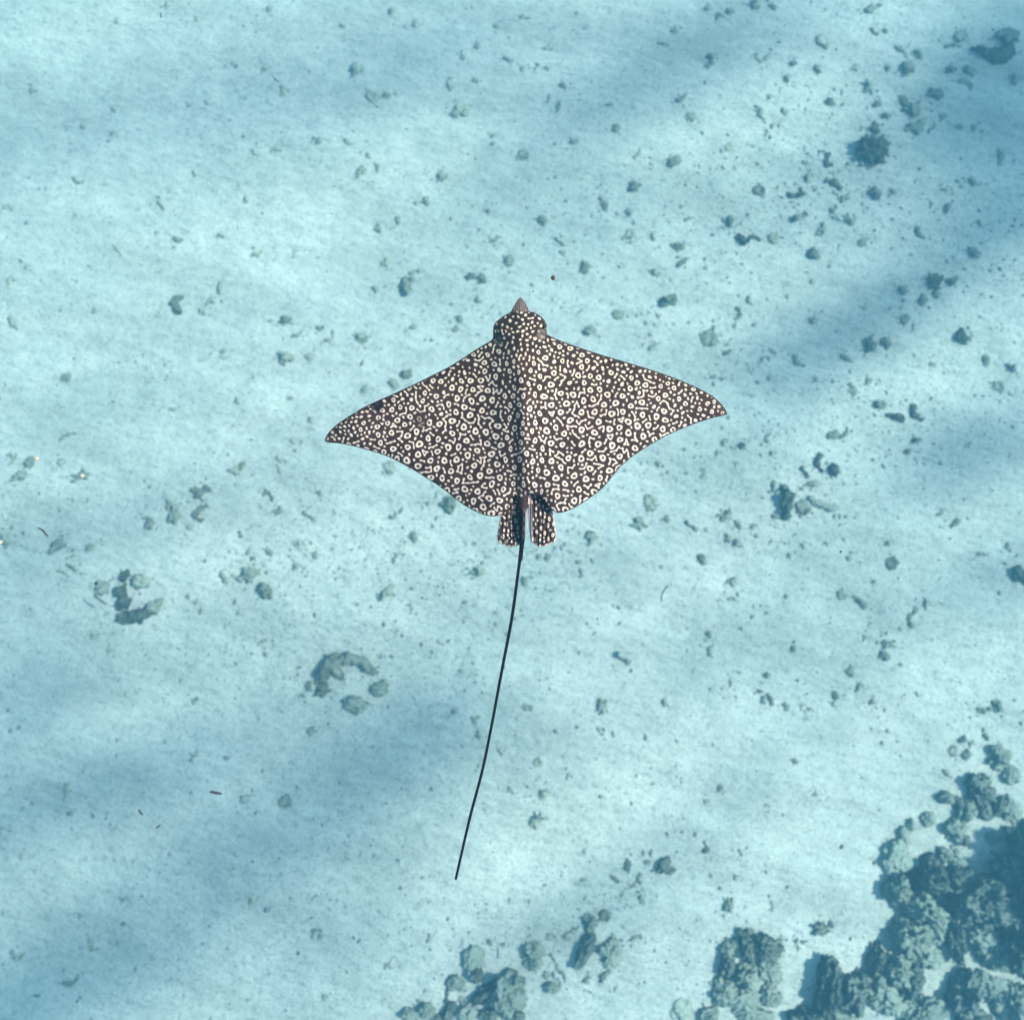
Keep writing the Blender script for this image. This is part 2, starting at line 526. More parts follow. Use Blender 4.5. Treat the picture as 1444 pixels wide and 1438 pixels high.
# photo x, y, size across (px), shape, darkness 0-9, optional long-axis angle in the picture (deg)
RUBBLE = '''
237 8 14 s 2|165 30 9 s 2|278 28 10 s 2|380 14 12 s 3|330 90 9 s 2|374 96 12 s 3|398 130 20 c 4|46 127 12 s 3|118 178 14 s 4|161 155 9 s 3|159 189 10 s 3
267 149 8 s 2|293 145 10 s 3|360 217 15 f 3 -20|390 212 16 f 3 35|450 198 11 s 3|110 256 20 f 4 -5|11 293 16 c 4|275 245 11 s 2|229 290 18 f 3 -50|250 338 15 s 4 -20
312 333 13 s 5|166 353 16 f 3 -15|364 358 18 f 4 40|418 355 11 c 3|348 281 10 s 3|312 405 20 f 4 -60|250 430 30 c 8|222 443 12 c 4|299 424 18 b 4|284 438 10 s 4
404 452 22 s 7|420 472 18 f 5 50|450 463 12 s 6|134 437 12 s 4|20 455 24 f 4 -20|16 395 14 b 3|38 376 11 s 3|553 16 12 s 3|586 33 13 s 3|482 37 10 s 3
701 38 13 s 2|736 25 12 s 3|673 65 13 b 4|652 80 10 s 3|772 68 16 f 3 60|505 98 24 b 3|525 138 22 r 4|546 135 13 s 4|636 118 22 c 4|669 113 10 s 3
717 87 18 f 4 -50|737 97 9 s 4|755 97 7 s 3|771 96 7 s 3|643 158 22 s 4|657 159 14 s 3|795 122 15 s 5 -30|787 151 17 f 5 -70|774 140 13 f 4 -70|696 191 13 s 4
737 219 18 r 5|868 182 15 s 6|808 200 11 s 5|859 148 12 s 4|900 217 18 f 4 80|490 201 14 f 3 -20|519 219 11 s 3|510 243 18 b 4|533 237 14 s 5|561 311 15 s 5
533 323 14 s 5 -40|601 283 14 s 4|625 248 18 b 5|698 338 16 f 5 60|766 312 16 s 6|790 341 18 f 5 -40|793 356 11 s 4|717 368 16 s 6 60|824 378 22 s 7|847 281 10 s 5
893 263 20 b 7|853 290 15 s 6 -50|887 299 14 s 5|889 330 18 r 4|922 332 16 c 4|956 347 16 s 7|951 228 20 s 6|958 142 13 s 6|936 63 16 f 5 -15|951 44 12 s 4
663 391 17 s 8|680 394 17 s 7|574 404 30 b 6|590 384 24 f 3 15|530 408 11 s 5|674 424 12 s 5|648 450 14 s 6|642 464 14 s 5|584 462 11 s 5|510 477 18 b 5
873 443 22 d 5 30|942 425 26 s 8|831 466 20 s 6|923 385 20 b 5|930 445 9 s 4|543 371 15 b 4|999 11 13 s 4|1013 24 14 s 6|1030 17 16 s 3|1090 10 14 s 3
1065 6 18 s 4|1159 60 26 c 6|1228 14 18 s 5|1240 8 11 s 4|1232 45 15 f 4 -20|1248 44 11 s 4|1000 88 26 c 6 |1070 82 18 c 5|1083 80 15 f 4 80|1117 90 11 s 5
1110 112 13 s 4|1153 98 16 s 5|1207 95 14 d 3|1252 97 12 s 4|1280 97 24 b 6|1295 77 18 s 5|1269 72 18 f 4 -5|1344 66 24 f 5 10|1355 50 22 r 4|1342 99 22 s 7
1366 100 20 s 5|1224 123 20 b 5|1362 120 24 c 5|1430 113 18 b 5|1172 146 20 s 6 -20|1085 137 11 s 4|1073 162 20 f 5 -60|1105 158 13 s 4|1090 178 11 s 4
963 138 18 f 6 80|975 165 20 d 4 5|1236 148 14 s 7|1249 164 16 s 6|1273 142 20 s 7 -40|1285 157 28 b 6|1318 133 24 s 8 -40|1290 180 28 b 5|1316 180 16 f 5 70
1330 165 14 s 4|1353 180 11 s 4|1373 181 12 s 4|1410 222 24 f 5 -60|1234 182 20 b 8|1169 226 26 c 9|1029 209 16 d 3|1137 230 12 s 3|1176 260 26 f 8 0|1122 272 28 c 9
1140 250 16 b 5|1070 268 20 r 7|1123 308 22 s 7|1136 302 9 s 7|1190 280 14 b 5|1173 298 12 s 7|1234 275 22 s 7 -40|1258 270 12 s 5|1197 312 18 b 5|1160 322 18 b 4
1029 314 20 s 7|1046 338 22 s 9|1063 338 20 c 9|1090 336 18 d 6|1147 359 22 s 8 -20|1217 341 18 d 6 40|1296 330 22 f 7 -40|1335 294 18 s 6 80|1371 357 20 b 6|1372 257 14 s 4
1332 268 10 s 5|1380 313 10 s 5|965 370 22 f 7 70|962 350 11 s 4|1041 443 22 c 6|1057 425 17 f 5 -50|1005 466 18 f 5 70|995 474 15 s 5|1147 452 15 s 5|1275 450 20 d 7
1288 460 9 s 5|1317 397 28 s 9|1340 398 17 s 8|1319 415 15 d 7|1301 423 16 s 7 70|1273 408 17 b 6|1355 476 26 s 9|1220 435 9 s 4|1145 397 9 s 4
94 532 18 s 5|315 495 12 s 4|314 503 12 c 4|404 507 24 b 5|436 502 14 d 4|410 562 11 s 5|335 565 12 s 4|246 578 9 s 3|438 592 11 s 4|413 623 10 s 4
96 615 24 f 6 35|42 653 19 s 6|15 647 18 c 4|30 672 22 b 4|85 653 14 c 4|116 672 20 b 5|393 646 11 s 4|395 662 13 c 4|342 657 15 s 6|332 665 16 b 4
378 699 22 c 7|393 720 16 b 6|451 695 10 s 6|437 727 22 f 5 -30|211 738 20 b 6|246 727 26 b 5|239 712 16 b 4|269 744 12 s 4|82 770 26 b 6|100 785 14 f 5 30
101 800 18 f 6 -5|89 808 18 f 5 -20|128 771 14 s 5|350 778 12 s 5|381 779 13 s 6|352 808 26 s 6 60|340 815 14 s 5|315 812 22 f 5 -60|375 834 28 s 7 -35|418 797 12 s 5
423 765 14 b 5|445 783 11 b 4|370 905 15 c 5|374 922 10 s 4|284 862 10 s 5|277 848 10 s 6|10 763 22 s 4|155 917 9 s 4|134 897 10 s 4|144 829 25 d 5
573 528 20 s 7|556 542 16 s 5|516 549 17 d 4|550 660 22 d 4|634 710 26 s 7 -30|555 729 11 s 5|584 756 17 s 5 -30|513 479 15 s 6|462 480 11 s 5
1000 478 28 r 5|1025 497 17 s 8|923 489 17 f 5 70|991 667 16 c 5|918 709 28 r 3|899 739 24 b 5|976 741 22 f 5 -35|941 732 12 s 4|1022 727 22 b 6|834 758 22 b 5
1079 506 15 c 6|1090 495 15 s 5|1125 511 24 f 6 -30|1194 505 20 f 6 5|1226 485 26 s 8|1250 485 19 s 7|1390 508 20 s 6 -70|1426 519 18 s 7|1408 545 20 r 5|1315 514 12 s 5
1225 538 12 b 5|1203 551 15 d 5|1150 536 9 s 5|1058 521 10 c 5|1018 534 9 s 4|1242 571 22 s 7|1263 588 28 f 9 -20|1290 584 30 f 9 -42|1292 621 16 s 8|1279 637 14 s 7
1174 613 18 s 6|1192 611 22 f 7 75|1083 617 15 c 6|1046 628 12 s 9|1020 625 12 s 5|1040 656 11 c 4|1154 653 30 f 9 -65|1175 664 24 s 9 -60|1136 666 20 f 7 -60|1145 683 16 b 5
1091 685 18 f 6 85|1130 715 26 d 6|1138 720 16 s 8|1040 740 16 s 6 -40|1061 744 9 s 5|1094 728 12 s 6|1026 760 12 b 6|1041 766 20 s 5 -20|990 790 20 s 7 -60|1032 821 16 b 4
1035 846 16 f 4 -10|1113 783 9 s 6|1347 738 20 s 7 60|1327 723 14 f 5 70|1257 794 22 r 8|1186 838 17 d 5|1212 848 26 f 7 -45|1285 873 24 c 7|1306 852 16 f 6 -60
1000 895 13 s 6 -40|1001 918 16 c 5|1118 914 11 s 7 -50|1081 952 10 s 7|1247 925 18 s 7 -20|1252 907 17 b 4|1220 900 11 s 4|1200 946 16 b 5|1253 767 11 s 5|1420 770 12 s 5
1383 781 10 s 5|1197 788 10 s 4|1030 963 12 f 5 -60|1073 975 10 s 6|1086 986 18 f 7 -40|1107 996 14 c 6|1131 997 10 c 5|1143 1001 10 c 6|1178 980 14 s 7|1178 991 14 c 5
1228 990 12 s 7|1212 968 15 b 5|1121 1073 9 s 6|1150 1120 9 s 5|1015 1110 9 s 7|996 1130 10 s 5|1082 1136 10 c 5|996 1198 15 s 8|1045 1202 11 f 5 -60|1005 1210 10 c 4
1026 1275 20 b 6|1087 1278 16 c 3|1388 1000 22 c 7|1406 995 18 s 6 -60|1356 1042 16 s 8|1344 1058 18 r 4|1362 1063 18 s 6|1369 1048 12 f 5 80|1391 1038 12 s 4|1157 1307 28 b 7
1172 1303 12 s 7|672 1015 16 c 6|674 1038 10 s 6|744 997 18 c 4|758 1075 16 r 4|722 1117 14 f 4 -60|767 1118 14 b 4|757 1155 24 b 4|850 995 22 b 5|937 990 12 s 4
706 1060 11 f 5 -50|548 1358 13 f 5 60|348 1127 20 d 4 30|403 1130 22 r 5|92 1115 22 f 5 -55|447 1314 18 c 6|24 1345 22 c 5|128 1332 18 c 5|180 1270 18 c 4|100 1385 24 f 6 35
440 1030 16 b 5|273 990 10 s 5|275 1065 11 f 5 50|113 1292 10 s 4|458 1405 10 s 5|355 1270 12 s 4|30 1205 10 s 4|740 820 18 s 5|674 806 24 s 4|546 835 28 b 4
560 785 18 f 5 60|761 784 9 s 4|772 786 12 s 5|792 772 11 s 4|815 793 10 s 5|880 928 26 f 6 -40|940 1220 30 b 8|885 1219 18 s 8 -70|867 1238 18 f 6 -40|901 1238 18 f 6 -70
893 1247 12 f 6 80|908 1203 10 f 6 -60|913 1215 10 s 5|822 1240 9 s 5|876 1262 8 s 6|905 1267 12 s 5|897 1322 16 f 5 60|809 1311 12 c 7|775 1320 14 d 5|798 1320 11 s 5
747 1320 11 s 4|690 1328 11 s 7|711 1330 7 s 6|780 1350 14 f 6 -60|786 1363 12 f 5 -60|825 1382 12 s 6|795 1377 16 f 6 -70|853 1375 22 f 7 80|770 1374 13 s 5|868 1325 12 s 5
853 1290 20 r 7|630 1402 22 f 8 85|651 1410 14 d 5|592 1416 9 s 5|1336 1090 16 f 5 -5|1348 1200 10 s 5|1368 1192 10 s 7|1393 1038 9 s 4|1253 1030 8 s 4|1440 1020 9 s 5
1439 812 32 s 9|1102 1325 8 s 5|1123 1326 9 s 6 70|1125 1335 10 f 5 -50|330 600 8 s 3|700 880 8 s 3|620 905 8 s 3|560 890 9 s 4|640 1003 8 s 5|845 1030 8 s 3
'''

KIND = {'s': ('rubble_stone', 'stone', 'rounded rubble stone'), 'c': ('curved_rubble', 'coral rubble', 'hook-shaped piece of coral rubble'),
        'r': ('cupped_rubble', 'coral rubble', 'ring-shaped hollow coral piece'), 'd': ('flat_coral_plate', 'coral plate', 'flat round coral plate'),
        'f': ('rubble_finger', 'coral rubble', 'finger-shaped length of broken coral'), 'b': ('branching_rubble', 'coral rubble', 'knobbly branching dead coral')}
GROUPN = {'s': 'rounded stones', 'c': 'hook-shaped rubble', 'r': 'ring-shaped coral pieces', 'd': 'flat coral plates', 'f': 'finger-shaped rubble', 'b': 'branching rubble'}


def rub_color(dk):
    """albedo of a piece: 0 sandy pale ... 9 dark with algae"""
    t = 0.92 * (dk / 9.0) ** 1.2
    a = np.array((0.60, 0.60, 0.53)) * (1 - t) + np.array((0.040, 0.054, 0.048)) * t
    return tuple(a * random.uniform(0.9, 1.1)) + (1 - 0.75 * t,)


rr = random.Random(5)
SPOTS = []


def put(kind, px, py, size, dk, ang=None, sink=0.0, mesh=None, zs=1.0):
    P = on_sand(np.array([px]), np.array([py]))[0]
    dist = (P - CAM) @ FV
    s = size * dist / FPX
    me = mesh or rr.choice(LIB[kind])
    nm = KIND[kind][0]
    a = math.radians(ang) if ang is not None else rr.uniform(0, 2 * math.pi)
    o = link(nm, me, None, (P[0], P[1], P[2] + s * (0.06 - sink)), (0, 0, a), (s, s * rr.uniform(.85, 1.1), s * rr.uniform(.8, 1.15) * zs))
    o.color = rub_color(dk)
    SPOTS.append((P[0], P[1], s, dk))
    return o


LANDMARKS = [(1228, 215, 120, 'close to the dark bushy coral'), (1400, 70, 110, 'near the sagging coral ledge'), (1110, 700, 130, 'near the dark wedge-shaped rock'),
             (190, 840, 130, 'near the horseshoe of stones'), (284, 708, 75, 'near the pitted curled stone'), (490, 965, 110, 'near the arched coral block'),
             (820, 1320, 150, 'in the bank by the furry coral stump'), (670, 1400, 120, 'beside the square coral block'), (1060, 1340, 130, 'near the ragged coral mound'),
             (1370, 1080, 130, 'on the sandy fringe of the reef patch'), (1317, 405, 90, 'by the blackish stones in shaded sand'), (1050, 335, 80, 'by the pair of blackish stones')]
for line in RUBBLE.strip().splitlines():
    for it in line.split('|'):
        w = it.split()
        px, py, size, k, dk = float(w[0]), float(w[1]), float(w[2]), w[3], float(w[4])
        ang = float(w[5]) if len(w) > 5 else None
        o = put(k, px, py, size * 1.04, dk, ang, sink={'s': .04, 'd': .06, 'r': .05, 'c': .02, 'f': .0, 'b': 0.}[k])
        cls, txt = ('dark', 'dark grey-green') if dk >= 7 else (('grey', 'mid-grey') if dk >= 5 else ('pale', 'faint pale grey'))
        lm = min(LANDMARKS, key=lambda l: math.hypot(px - l[0], py - l[1]) / l[2])
        where = lm[3] if math.hypot(px - lm[0], py - lm[1]) < lm[2] else 'on open sand away from the corals'
        sz = 'tiny ' if size < 10.5 else ('large ' if size >= 20 else '')
        tag(o, f'{sz}{txt} {KIND[k][2]} {where}', KIND[k][1], f'{sz}{cls} {GROUPN[k]} {where}')

# ------------------------------------------------------------------ pieces that stand out
bush = bush_mesh(5)
bush.materials.append(RUB)
o = put('b', 1228, 215, 54, 9, 20, mesh=bush, zs=1.0)
o.name = 'bushy_coral'
tag(o, 'dark round bushy coral clump with knobbly ragged edge, alone on the sand', 'coral')


def own(kind, seed):
    return {'c': crescent_mesh, 's': stone_mesh, 'd': disc_mesh, 'f': finger_mesh, 'b': branch_mesh}[kind](seed)


def special(name, label, cat, kind, px, py, size, dk, ang, seed, zs=1.0, ys=1.0, group=None):
    me = own(kind, seed)
    me.materials.append(RUB)
    o = put(kind, px, py, size, dk, ang, mesh=me, zs=zs)
    o.scale.y *= ys
    o.name = name
    return tag(o, label, cat, group)


special('coral_ledge', 'long dark sagging coral ledge among scattered rubble, curved like a smile', 'coral', 'c', 1400, 76, 62, 9, 200, 301)
special('coral_lump', 'dark knobbly coral lump just above the sagging coral ledge', 'coral', 'b', 1418, 54, 34, 7, 0, 302)
special('wedge_rock', 'large dark wedge-shaped rock with a flat pale piece at its foot', 'rock', 'f', 1106, 708, 50, 9, -48, 303, 1.3, 1.3)
special('sand_covered_slab', 'long low slab almost buried in sand beside the dark wedge-shaped rock', 'rock', 'f', 1160, 710, 48, 4, 15, 304, .6)
# horseshoe of stones with sand inside
for i, (x, y, s, k, d, a, txt) in enumerate([(177, 812, 22, 's', 9, 60, 'small dark stone at the upper tip of the horseshoe of stones'),
        (198, 820, 30, 'd', 5, 10, 'flat grey plate lying inside the horseshoe of stones'),
        (173, 832, 24, 's', 9, 80, 'dark upright stone in the middle of the horseshoe of stones'),
        (176, 850, 28, 's', 9, 70, 'dark ragged stone between the middle and bend of the horseshoe'),
        (175, 873, 24, 's', 8, 0, 'round dark stone outside the bend of the horseshoe of stones'),
        (199, 866, 48, 'f', 9, 8, 'long thick dark stone forming the bottom of the horseshoe'),
        (221, 855, 32, 's', 5, 60, 'paler sloping stone closing the end of the horseshoe')]):
    special('horseshoe_stone', txt, 'stone', k, x, y, s, d, a, 320 + i, 1.25, 1.3 if k == 'f' else 1.0, 'stones set in a horseshoe on the sand')
# pair of curled stones
special('coiled_stone', 'grey rounded stone with a dark pit above a curved stone on the sand', 'stone', 'c', 283, 694, 32, 7, 200, 340)
special('hooked_stone', 'thick hook-shaped stone holding a tail of sand below the pitted stone', 'stone', 'c', 285, 722, 27, 7, 70, 341)
# arched coral block with discs
for (x, y, s, k, d, a, txt) in [(440, 966, 22, 's', 4, 0, 'pale rounded stone at the outer foot of the arched coral block'),
        (457, 972, 28, 's', 8, 20, 'dark round stone at the foot of the arched coral block'),
        (462, 943, 58, 'f', 8, 62, 'long dark rib of coral leaning up along the arched block'),
        (494, 940, 62, 'c', 6, 10, 'big arched coral block with pits beside two coral discs'),
        (516, 934, 26, 's', 6, -10, 'rounded grey stone lying on top of the arched coral block'),
        (526, 946, 18, 's', 7, 40, 'small dark stone beside the rounded stone on the arched block'),
        (536, 970, 30, 'd', 6, 60, 'smaller round coral disc right beside the arched coral block'),
        (501, 994, 40, 'd', 5, 0, 'larger round coral disc below the arched coral block'),
        (513, 992, 8, 's', 9, 0, 'tiny dark stone sitting on the larger coral disc')]:
    special('arch_coral_piece', txt, 'coral', k, x, y, s, d, a, 360 + int(x), 1.1, 1.0, 'coral pieces of the arched cluster')

# ------------------------------------------------------------------ coral heads of the reef patches
def coral_mesh(seed, sub, knob):
    V, F = ico(sub)
    x, y, z = V.T
    s = seed * 11.3
    r = 1 + 0.62 * fbm(x * 1.5 + s, y * 1.5, z * 1.5, seed, 3)
    k1 = np.abs(vnoise(x * 2.6 + s, y * 2.6, z * 2.6, seed + 4))
    k2 = np.abs(vnoise(x * 5.5 + s, y * 5.5, z * 5.5, seed + 5))
    k3 = vnoise(x * 11 + s, y * 11, z * 11, seed + 6)
    k4 = vnoise(x * 23 + s, y * 23, z * 23, seed + 7) + .8 * vnoise(x * 41 + s, y * 41, z * 41, seed + 8)
    r = r + knob * (0.36 * (0.5 - k1) + 0.24 * (0.5 - k2) + 0.16 * k3 + 0.085 * k4)
    V = V * r[:, None]
    V[:, 2] = np.where(V[:, 2] < -0.3, -0.3 + 0.05 * (V[:, 2] + .3), V[:, 2])
    V[:, 0] -= (V[:, 0].max() + V[:, 0].min()) / 2; V[:, 1] -= (V[:, 1].max() + V[:, 1].min()) / 2
    V[:, 0] /= np.ptp(V[:, 0]); V[:, 1] /= np.ptp(V[:, 1]); V[:, 2] /= 2.0
    return mesh_np('coral_boulder', V, F)


_cs = [0]


def coral(px, py, w, h, ang, hf, dk, label, group, knob=1.0):
    _cs[0] += 1
    P = on_sand(np.array([float(px)]), np.array([float(py)]))[0]
    dist = (P - CAM) @ FV
    m = dist / FPX
    me = coral_mesh(400 + _cs[0], 6 if max(w, h) >= 80 else 5, knob)
    me.materials.append(CORAL)
    sunk = 0.0
    if hf < .3:
        hf *= 2.0; sunk = 0.33 * hf * min(w, h) * m
    o = link('coral_boulder', me, None, (P[0], P[1], P[2] + 0.02 - sunk), (0, 0, math.radians(ang)), (w * m, h * m, hf * min(w, h) * m * 1.5))
    t = (dk if dk >= 7 else max(0, dk - 2.2)) / 9
    o.color = (0.27 * (1 - t) + 0.032 * t, 0.29 * (1 - t) + 0.042 * t, 0.24 * (1 - t) + 0.034 * t, 1 - .55 * t)
    if group:
        shape = 'long narrow ' if max(w, h) > 1.45 * min(w, h) else ('flat ' if hf < .36 else ('tall ' if hf > .65 else ''))
        shade = 'dark ' if dk >= 7 else ('pale ' if dk <= 4 else '')
        size = 'big ' if max(w, h) >= 60 else ''
        label = f'{size}{shape}{shade}{label}'
    return tag(o, label, 'coral', group)


G1 = 'coral heads of the dense reef patch'
L1 = 'lumpy algae-covered coral head crowded among others in the dense reef patch'
for a in [(1444, 1235, 120, 160, 20, .72, 8, 'tallest coral boulder of the dense reef patch, one side in deep shadow', 1),
          (1366, 1258, 92, 84, -30, .75, 8, 'broad smooth dark dome coral beside the tallest coral boulder', .45),
          (1305, 1232, 66, 62, 20, .8, 8, None, 1), (1263, 1212, 46, 58, 20, .3, 3, 'low pale plate-like coral on the outer tip of the dense reef patch', .6),
          (1262, 1256, 46, 58, 30, .6, 6, None, 1), (1298, 1275, 66, 58, -20, .6, 5, None, 1.1), (1282, 1322, 70, 62, 10, .5, 6, None, 1.1),
          (1342, 1318, 30, 88, 25, .9, 8, 'narrow upright coral ridge below the smooth dark dome coral', 1), (1318, 1300, 40, 60, 20, .5, 5, None, 1),
          (1380, 1320, 60, 50, 0, .4, 5, None, 1), (1432, 1330, 80, 84, 0, .7, 8, None, 1.1), (1400, 1345, 60, 50, -30, .5, 6, None, 1),
          (1232, 1352, 26, 56, 10, .9, 8, 'slender dark coral knob with open sand along one side', 1), (1262, 1362, 56, 50, 0, .6, 6, None, 1.1), (1282, 1380, 30, 54, -20, .8, 8, None, 1),
          (1232, 1385, 40, 50, 0, .5, 6, None, 1), (1310, 1345, 50, 40, 0, .3, 4, None, 1), (1250, 1408, 60, 50, 0, .3, 4, None, 1),
          (1164, 1396, 40, 110, 8, .9, 9, 'tall dark wall-like coral with a steep shaded side facing open sand', .8), (1196, 1392, 54, 70, -10, .7, 7, None, 1),
          (1180, 1432, 70, 40, 0, .5, 6, None, 1), (1136, 1436, 60, 40, 0, .7, 8, None, 1), (1356, 1396, 50, 70, -20, .7, 7, None, 1),
          (1392, 1388, 60, 40, -10, .4, 5, None, 1), (1300, 1424, 80, 50, 20, .5, 5, None, 1), (1425, 1410, 60, 60, 0, .5, 6, None, 1), (1375, 1436, 70, 40, 0, .6, 7, None, 1),
          (1420, 1280, 60, 60, 0, .6, 8, None, 1)]:
    coral(*a[:7], a[7] or L1, None if a[7] else G1, a[8])
G2, L2 = 'small corals on the sandy fringe of the reef', 'small lumpy coral on the sandy fringe above the dense reef patch'
for a in [(1378, 1112, 46, 50, 30, .5, 7), (1332, 1124, 28, 22, 20, .5, 6), (1350, 1133, 14, 26, 30, .6, 7), (1362, 1142, 28, 40, 0, .5, 6), (1405, 1138, 22, 36, -30, .6, 8),
          (1388, 1144, 22, 26, 30, .5, 6), (1345, 1168, 36, 34, 0, .4, 5), (1355, 1182, 22, 18, 0, .6, 7), (1408, 1066, 40, 44, 0, .25, 5), (1424, 1092, 30, 30, 0, .3, 5),
          (1422, 1142, 52, 40, -20, .2, 4), (1308, 1154, 24, 24, 0, .3, 3), (1283, 1162, 14, 20, 0, .4, 4), (1273, 1176, 20, 28, 20, .3, 3), (1400, 1180, 26, 20, 0, .35, 5),
          (1330, 1205, 26, 24, 0, .5, 6), (1350, 1215, 28, 18, -20, .4, 5)]:
    coral(*a, L2, G2, 1.0)
G3, L3 = 'corals of the ragged mound by open sand', 'ragged coral lump in the mound standing apart, ringed by pale sand'
for a in [(1052, 1332, 26, 50, 20, .6, 8, None), (1078, 1334, 52, 40, -20, .5, 8, None), (1024, 1358, 24, 50, 10, .6, 8, 'dark upright coral edge of the ragged mound, facing pale sand'),
          (1024, 1336, 22, 24, 0, .4, 5, None), (1036, 1328, 16, 16, 0, .4, 5, None), (1058, 1312, 12, 10, 0, .4, 6, None), (1050, 1372, 50, 50, 20, .28, 3, None), (1084, 1368, 44, 38, -40, .3, 5, None),
          (1020, 1396, 40, 46, 20, .35, 5, None), (1050, 1408, 54, 40, 0, .3, 5, None), (1086, 1402, 34, 34, 0, .3, 5, None), (1062, 1434, 70, 34, 0, .35, 6, None), (1000, 1430, 36, 34, 0, .4, 6, None)]:
    coral(*a[:7], a[7] or L3, None if a[7] else G3, 1.25)
G4, L4 = 'small corals along the nearer rubble bank', 'small lumpy coral in the rubble bank next to the square coral block'
for a in [(712, 1400, 62, 72, 10, .5, 6, 'square pale-topped coral block with a dark undercut edge in the rubble bank', .8), (683, 1398, 20, 56, -30, .8, 9, None, 1), (668, 1352, 34, 44, 20, .3, 5, 'soft mound of weed-covered rock above the square coral block', .7),
          (672, 1372, 28, 22, -30, .6, 8, None, 1), (640, 1384, 22, 24, -30, .45, 6, None, 1), (651, 1388, 12, 18, 0, .4, 5, None, 1), (603, 1424, 26, 24, 0, .45, 6, None, 1), (634, 1424, 18, 30, 0, .6, 8, None, 1),
          (660, 1426, 28, 36, 0, .4, 5, None, 1), (580, 1432, 30, 24, 0, .4, 6, None, 1), (690, 1430, 34, 30, 0, .4, 7, None, 1), (730, 1430, 24, 24, 0, .5, 7, None, 1), (622, 1436, 30, 16, 0, .5, 7, None, 1)]:
    coral(*a[:7], a[7] or L4, None if a[7] else G4, a[8])
coral(825, 1338, 24, 60, -8, .5, 8, 'dark furry upright coral stump amid scattered rubble on the bank', None, 1.3)
coral(752, 1348, 44, 44, -30, .2, 4, 'low pale mound of broken coral beside the furry coral stump', None, 1.3)
coral(862, 1342, 44, 52, 0, .16, 3, 'almost buried pale coral mound next to the furry coral stump', None, 1.2)
coral(778, 1391, 26, 18, 0, .5, 5, 'small arch-shaped coral with sand showing under its arms', None, 1.3)
coral(832, 1300, 26, 30, 30, .25, 4, 'thin patch of weedy rubble just above the furry coral stump', None, 1.3)
o = coral(964, 1424, 40, 46, 0, .11, 1, 'pale round coral disc sunk flush in the bright sand', None, .4)
o.color = (.50, .50, .44, .3)

# ------------------------------------------------------------------ fine grit (nobody could count it)
def grit():
    n = 110000
    x = RNG.uniform(X0, X1, n); y = RNG.uniform(Y0, Y1, n)
    u, v = x * CT + y * ST, -x * ST + y * CT
    dens = 0.5 + 1.1 * fbm(u / 2.6 + 4, v / 0.9, seed=61, octs=3) + 0.5 * fbm(x / .35, y / .35, seed=63, octs=2)
    px, py = to_pix(np.stack([x, y, np.zeros(n)], -1))
    # more debris along the diagonal rubble belts, less on the clean sand between them
    belt = 0.25 + 0.9 * np.exp(-(((px - 1000) * .45 + (py - 480) * .89) / 330) ** 2) * sstep(200, 900, px) + 0.8 * np.exp(-((px - 300) / 350) ** 2 - ((py - 800) / 130) ** 2) + 0.5 * np.exp(-((px - 560) / 160) ** 2 - ((py - 1010) / 120) ** 2)
    belt = belt + 0.5 * np.exp(-((px - 860) / 220) ** 2 - ((py - 1290) / 110) ** 2)
    keep = RNG.random(n) < np.clip(dens * belt * 0.8, 0.05, 1)
    x, y = x[keep], y[keep]
    for (sx, sy, ss, dk) in SPOTS:
        m = int(4 + dk * 1.6)
        a, q = RNG.uniform(0, 6.283, m), ss * (.35 + .9 * RNG.random(m) ** 1.5)
        x = np.append(x, sx + np.cos(a) * q); y = np.append(y, sy + np.sin(a) * q)
    n = len(x)
    z = seabed_h(x, y)
    r = np.clip(0.0078 * np.exp(0.62 * RNG.standard_normal(n)), 0.003, 0.036)
    base = np.array([(1, 0, 0), (-.8, .3, 0), (0, 1, 0), (.2, -.9, 0), (0, 0, .7), (0, 0, -.6)])
    fc = np.array([(0, 2, 4), (2, 1, 4), (1, 3, 4), (3, 0, 4), (2, 0, 5), (1, 2, 5), (3, 1, 5), (0, 3, 5)])
    ang = RNG.uniform(0, 6.28, n)
    el = RNG.uniform(.6, 1.7, n)
    ca, sa = np.cos(ang), np.sin(ang)
    bx, by, bz = base[:, 0], base[:, 1], base[:, 2]
    jit = RNG.uniform(.7, 1.3, (n, 6))
    VX = (bx[None] * el[:, None] * ca[:, None] - by[None] * sa[:, None]) * r[:, None] * jit + x[:, None]
    VY = (bx[None] * el[:, None] * sa[:, None] + by[None] * ca[:, None]) * r[:, None] * jit + y[:, None]
    VZ = bz[None] * r[:, None] + z[:, None] + 0.1 * r[:, None]
    V = np.stack([VX, VY, VZ], -1).reshape(-1, 3)
    F = (fc[None] + (np.arange(n) * 6)[:, None, None]).reshape(-1, 3)
    return mesh_np('grit', V, F, False)


gm, nt, bs = new_mat('grit')
tc = N(nt, 'ShaderNodeNewGeometry')
n1 = N(nt, 'ShaderNodeTexNoise', i_Scale=7.0, i_Detail=2.0)
nt.links.new(tc.outputs['Position'], n1.inputs['Vector'])
nt.links.new(ramp(nt, n1.outputs[0], [(0.3, (0.10, 0.12, 0.11)), (0.7, (0.40, 0.41, 0.37))]), bs.inputs['Base Color'])
bs.inputs['Roughness'].default_value = 1.0
o = link('grit', grit(), gm)
tag(o, 'fine dark shell and coral grit sprinkled over the pale sand', 'grit', None, 'stuff')

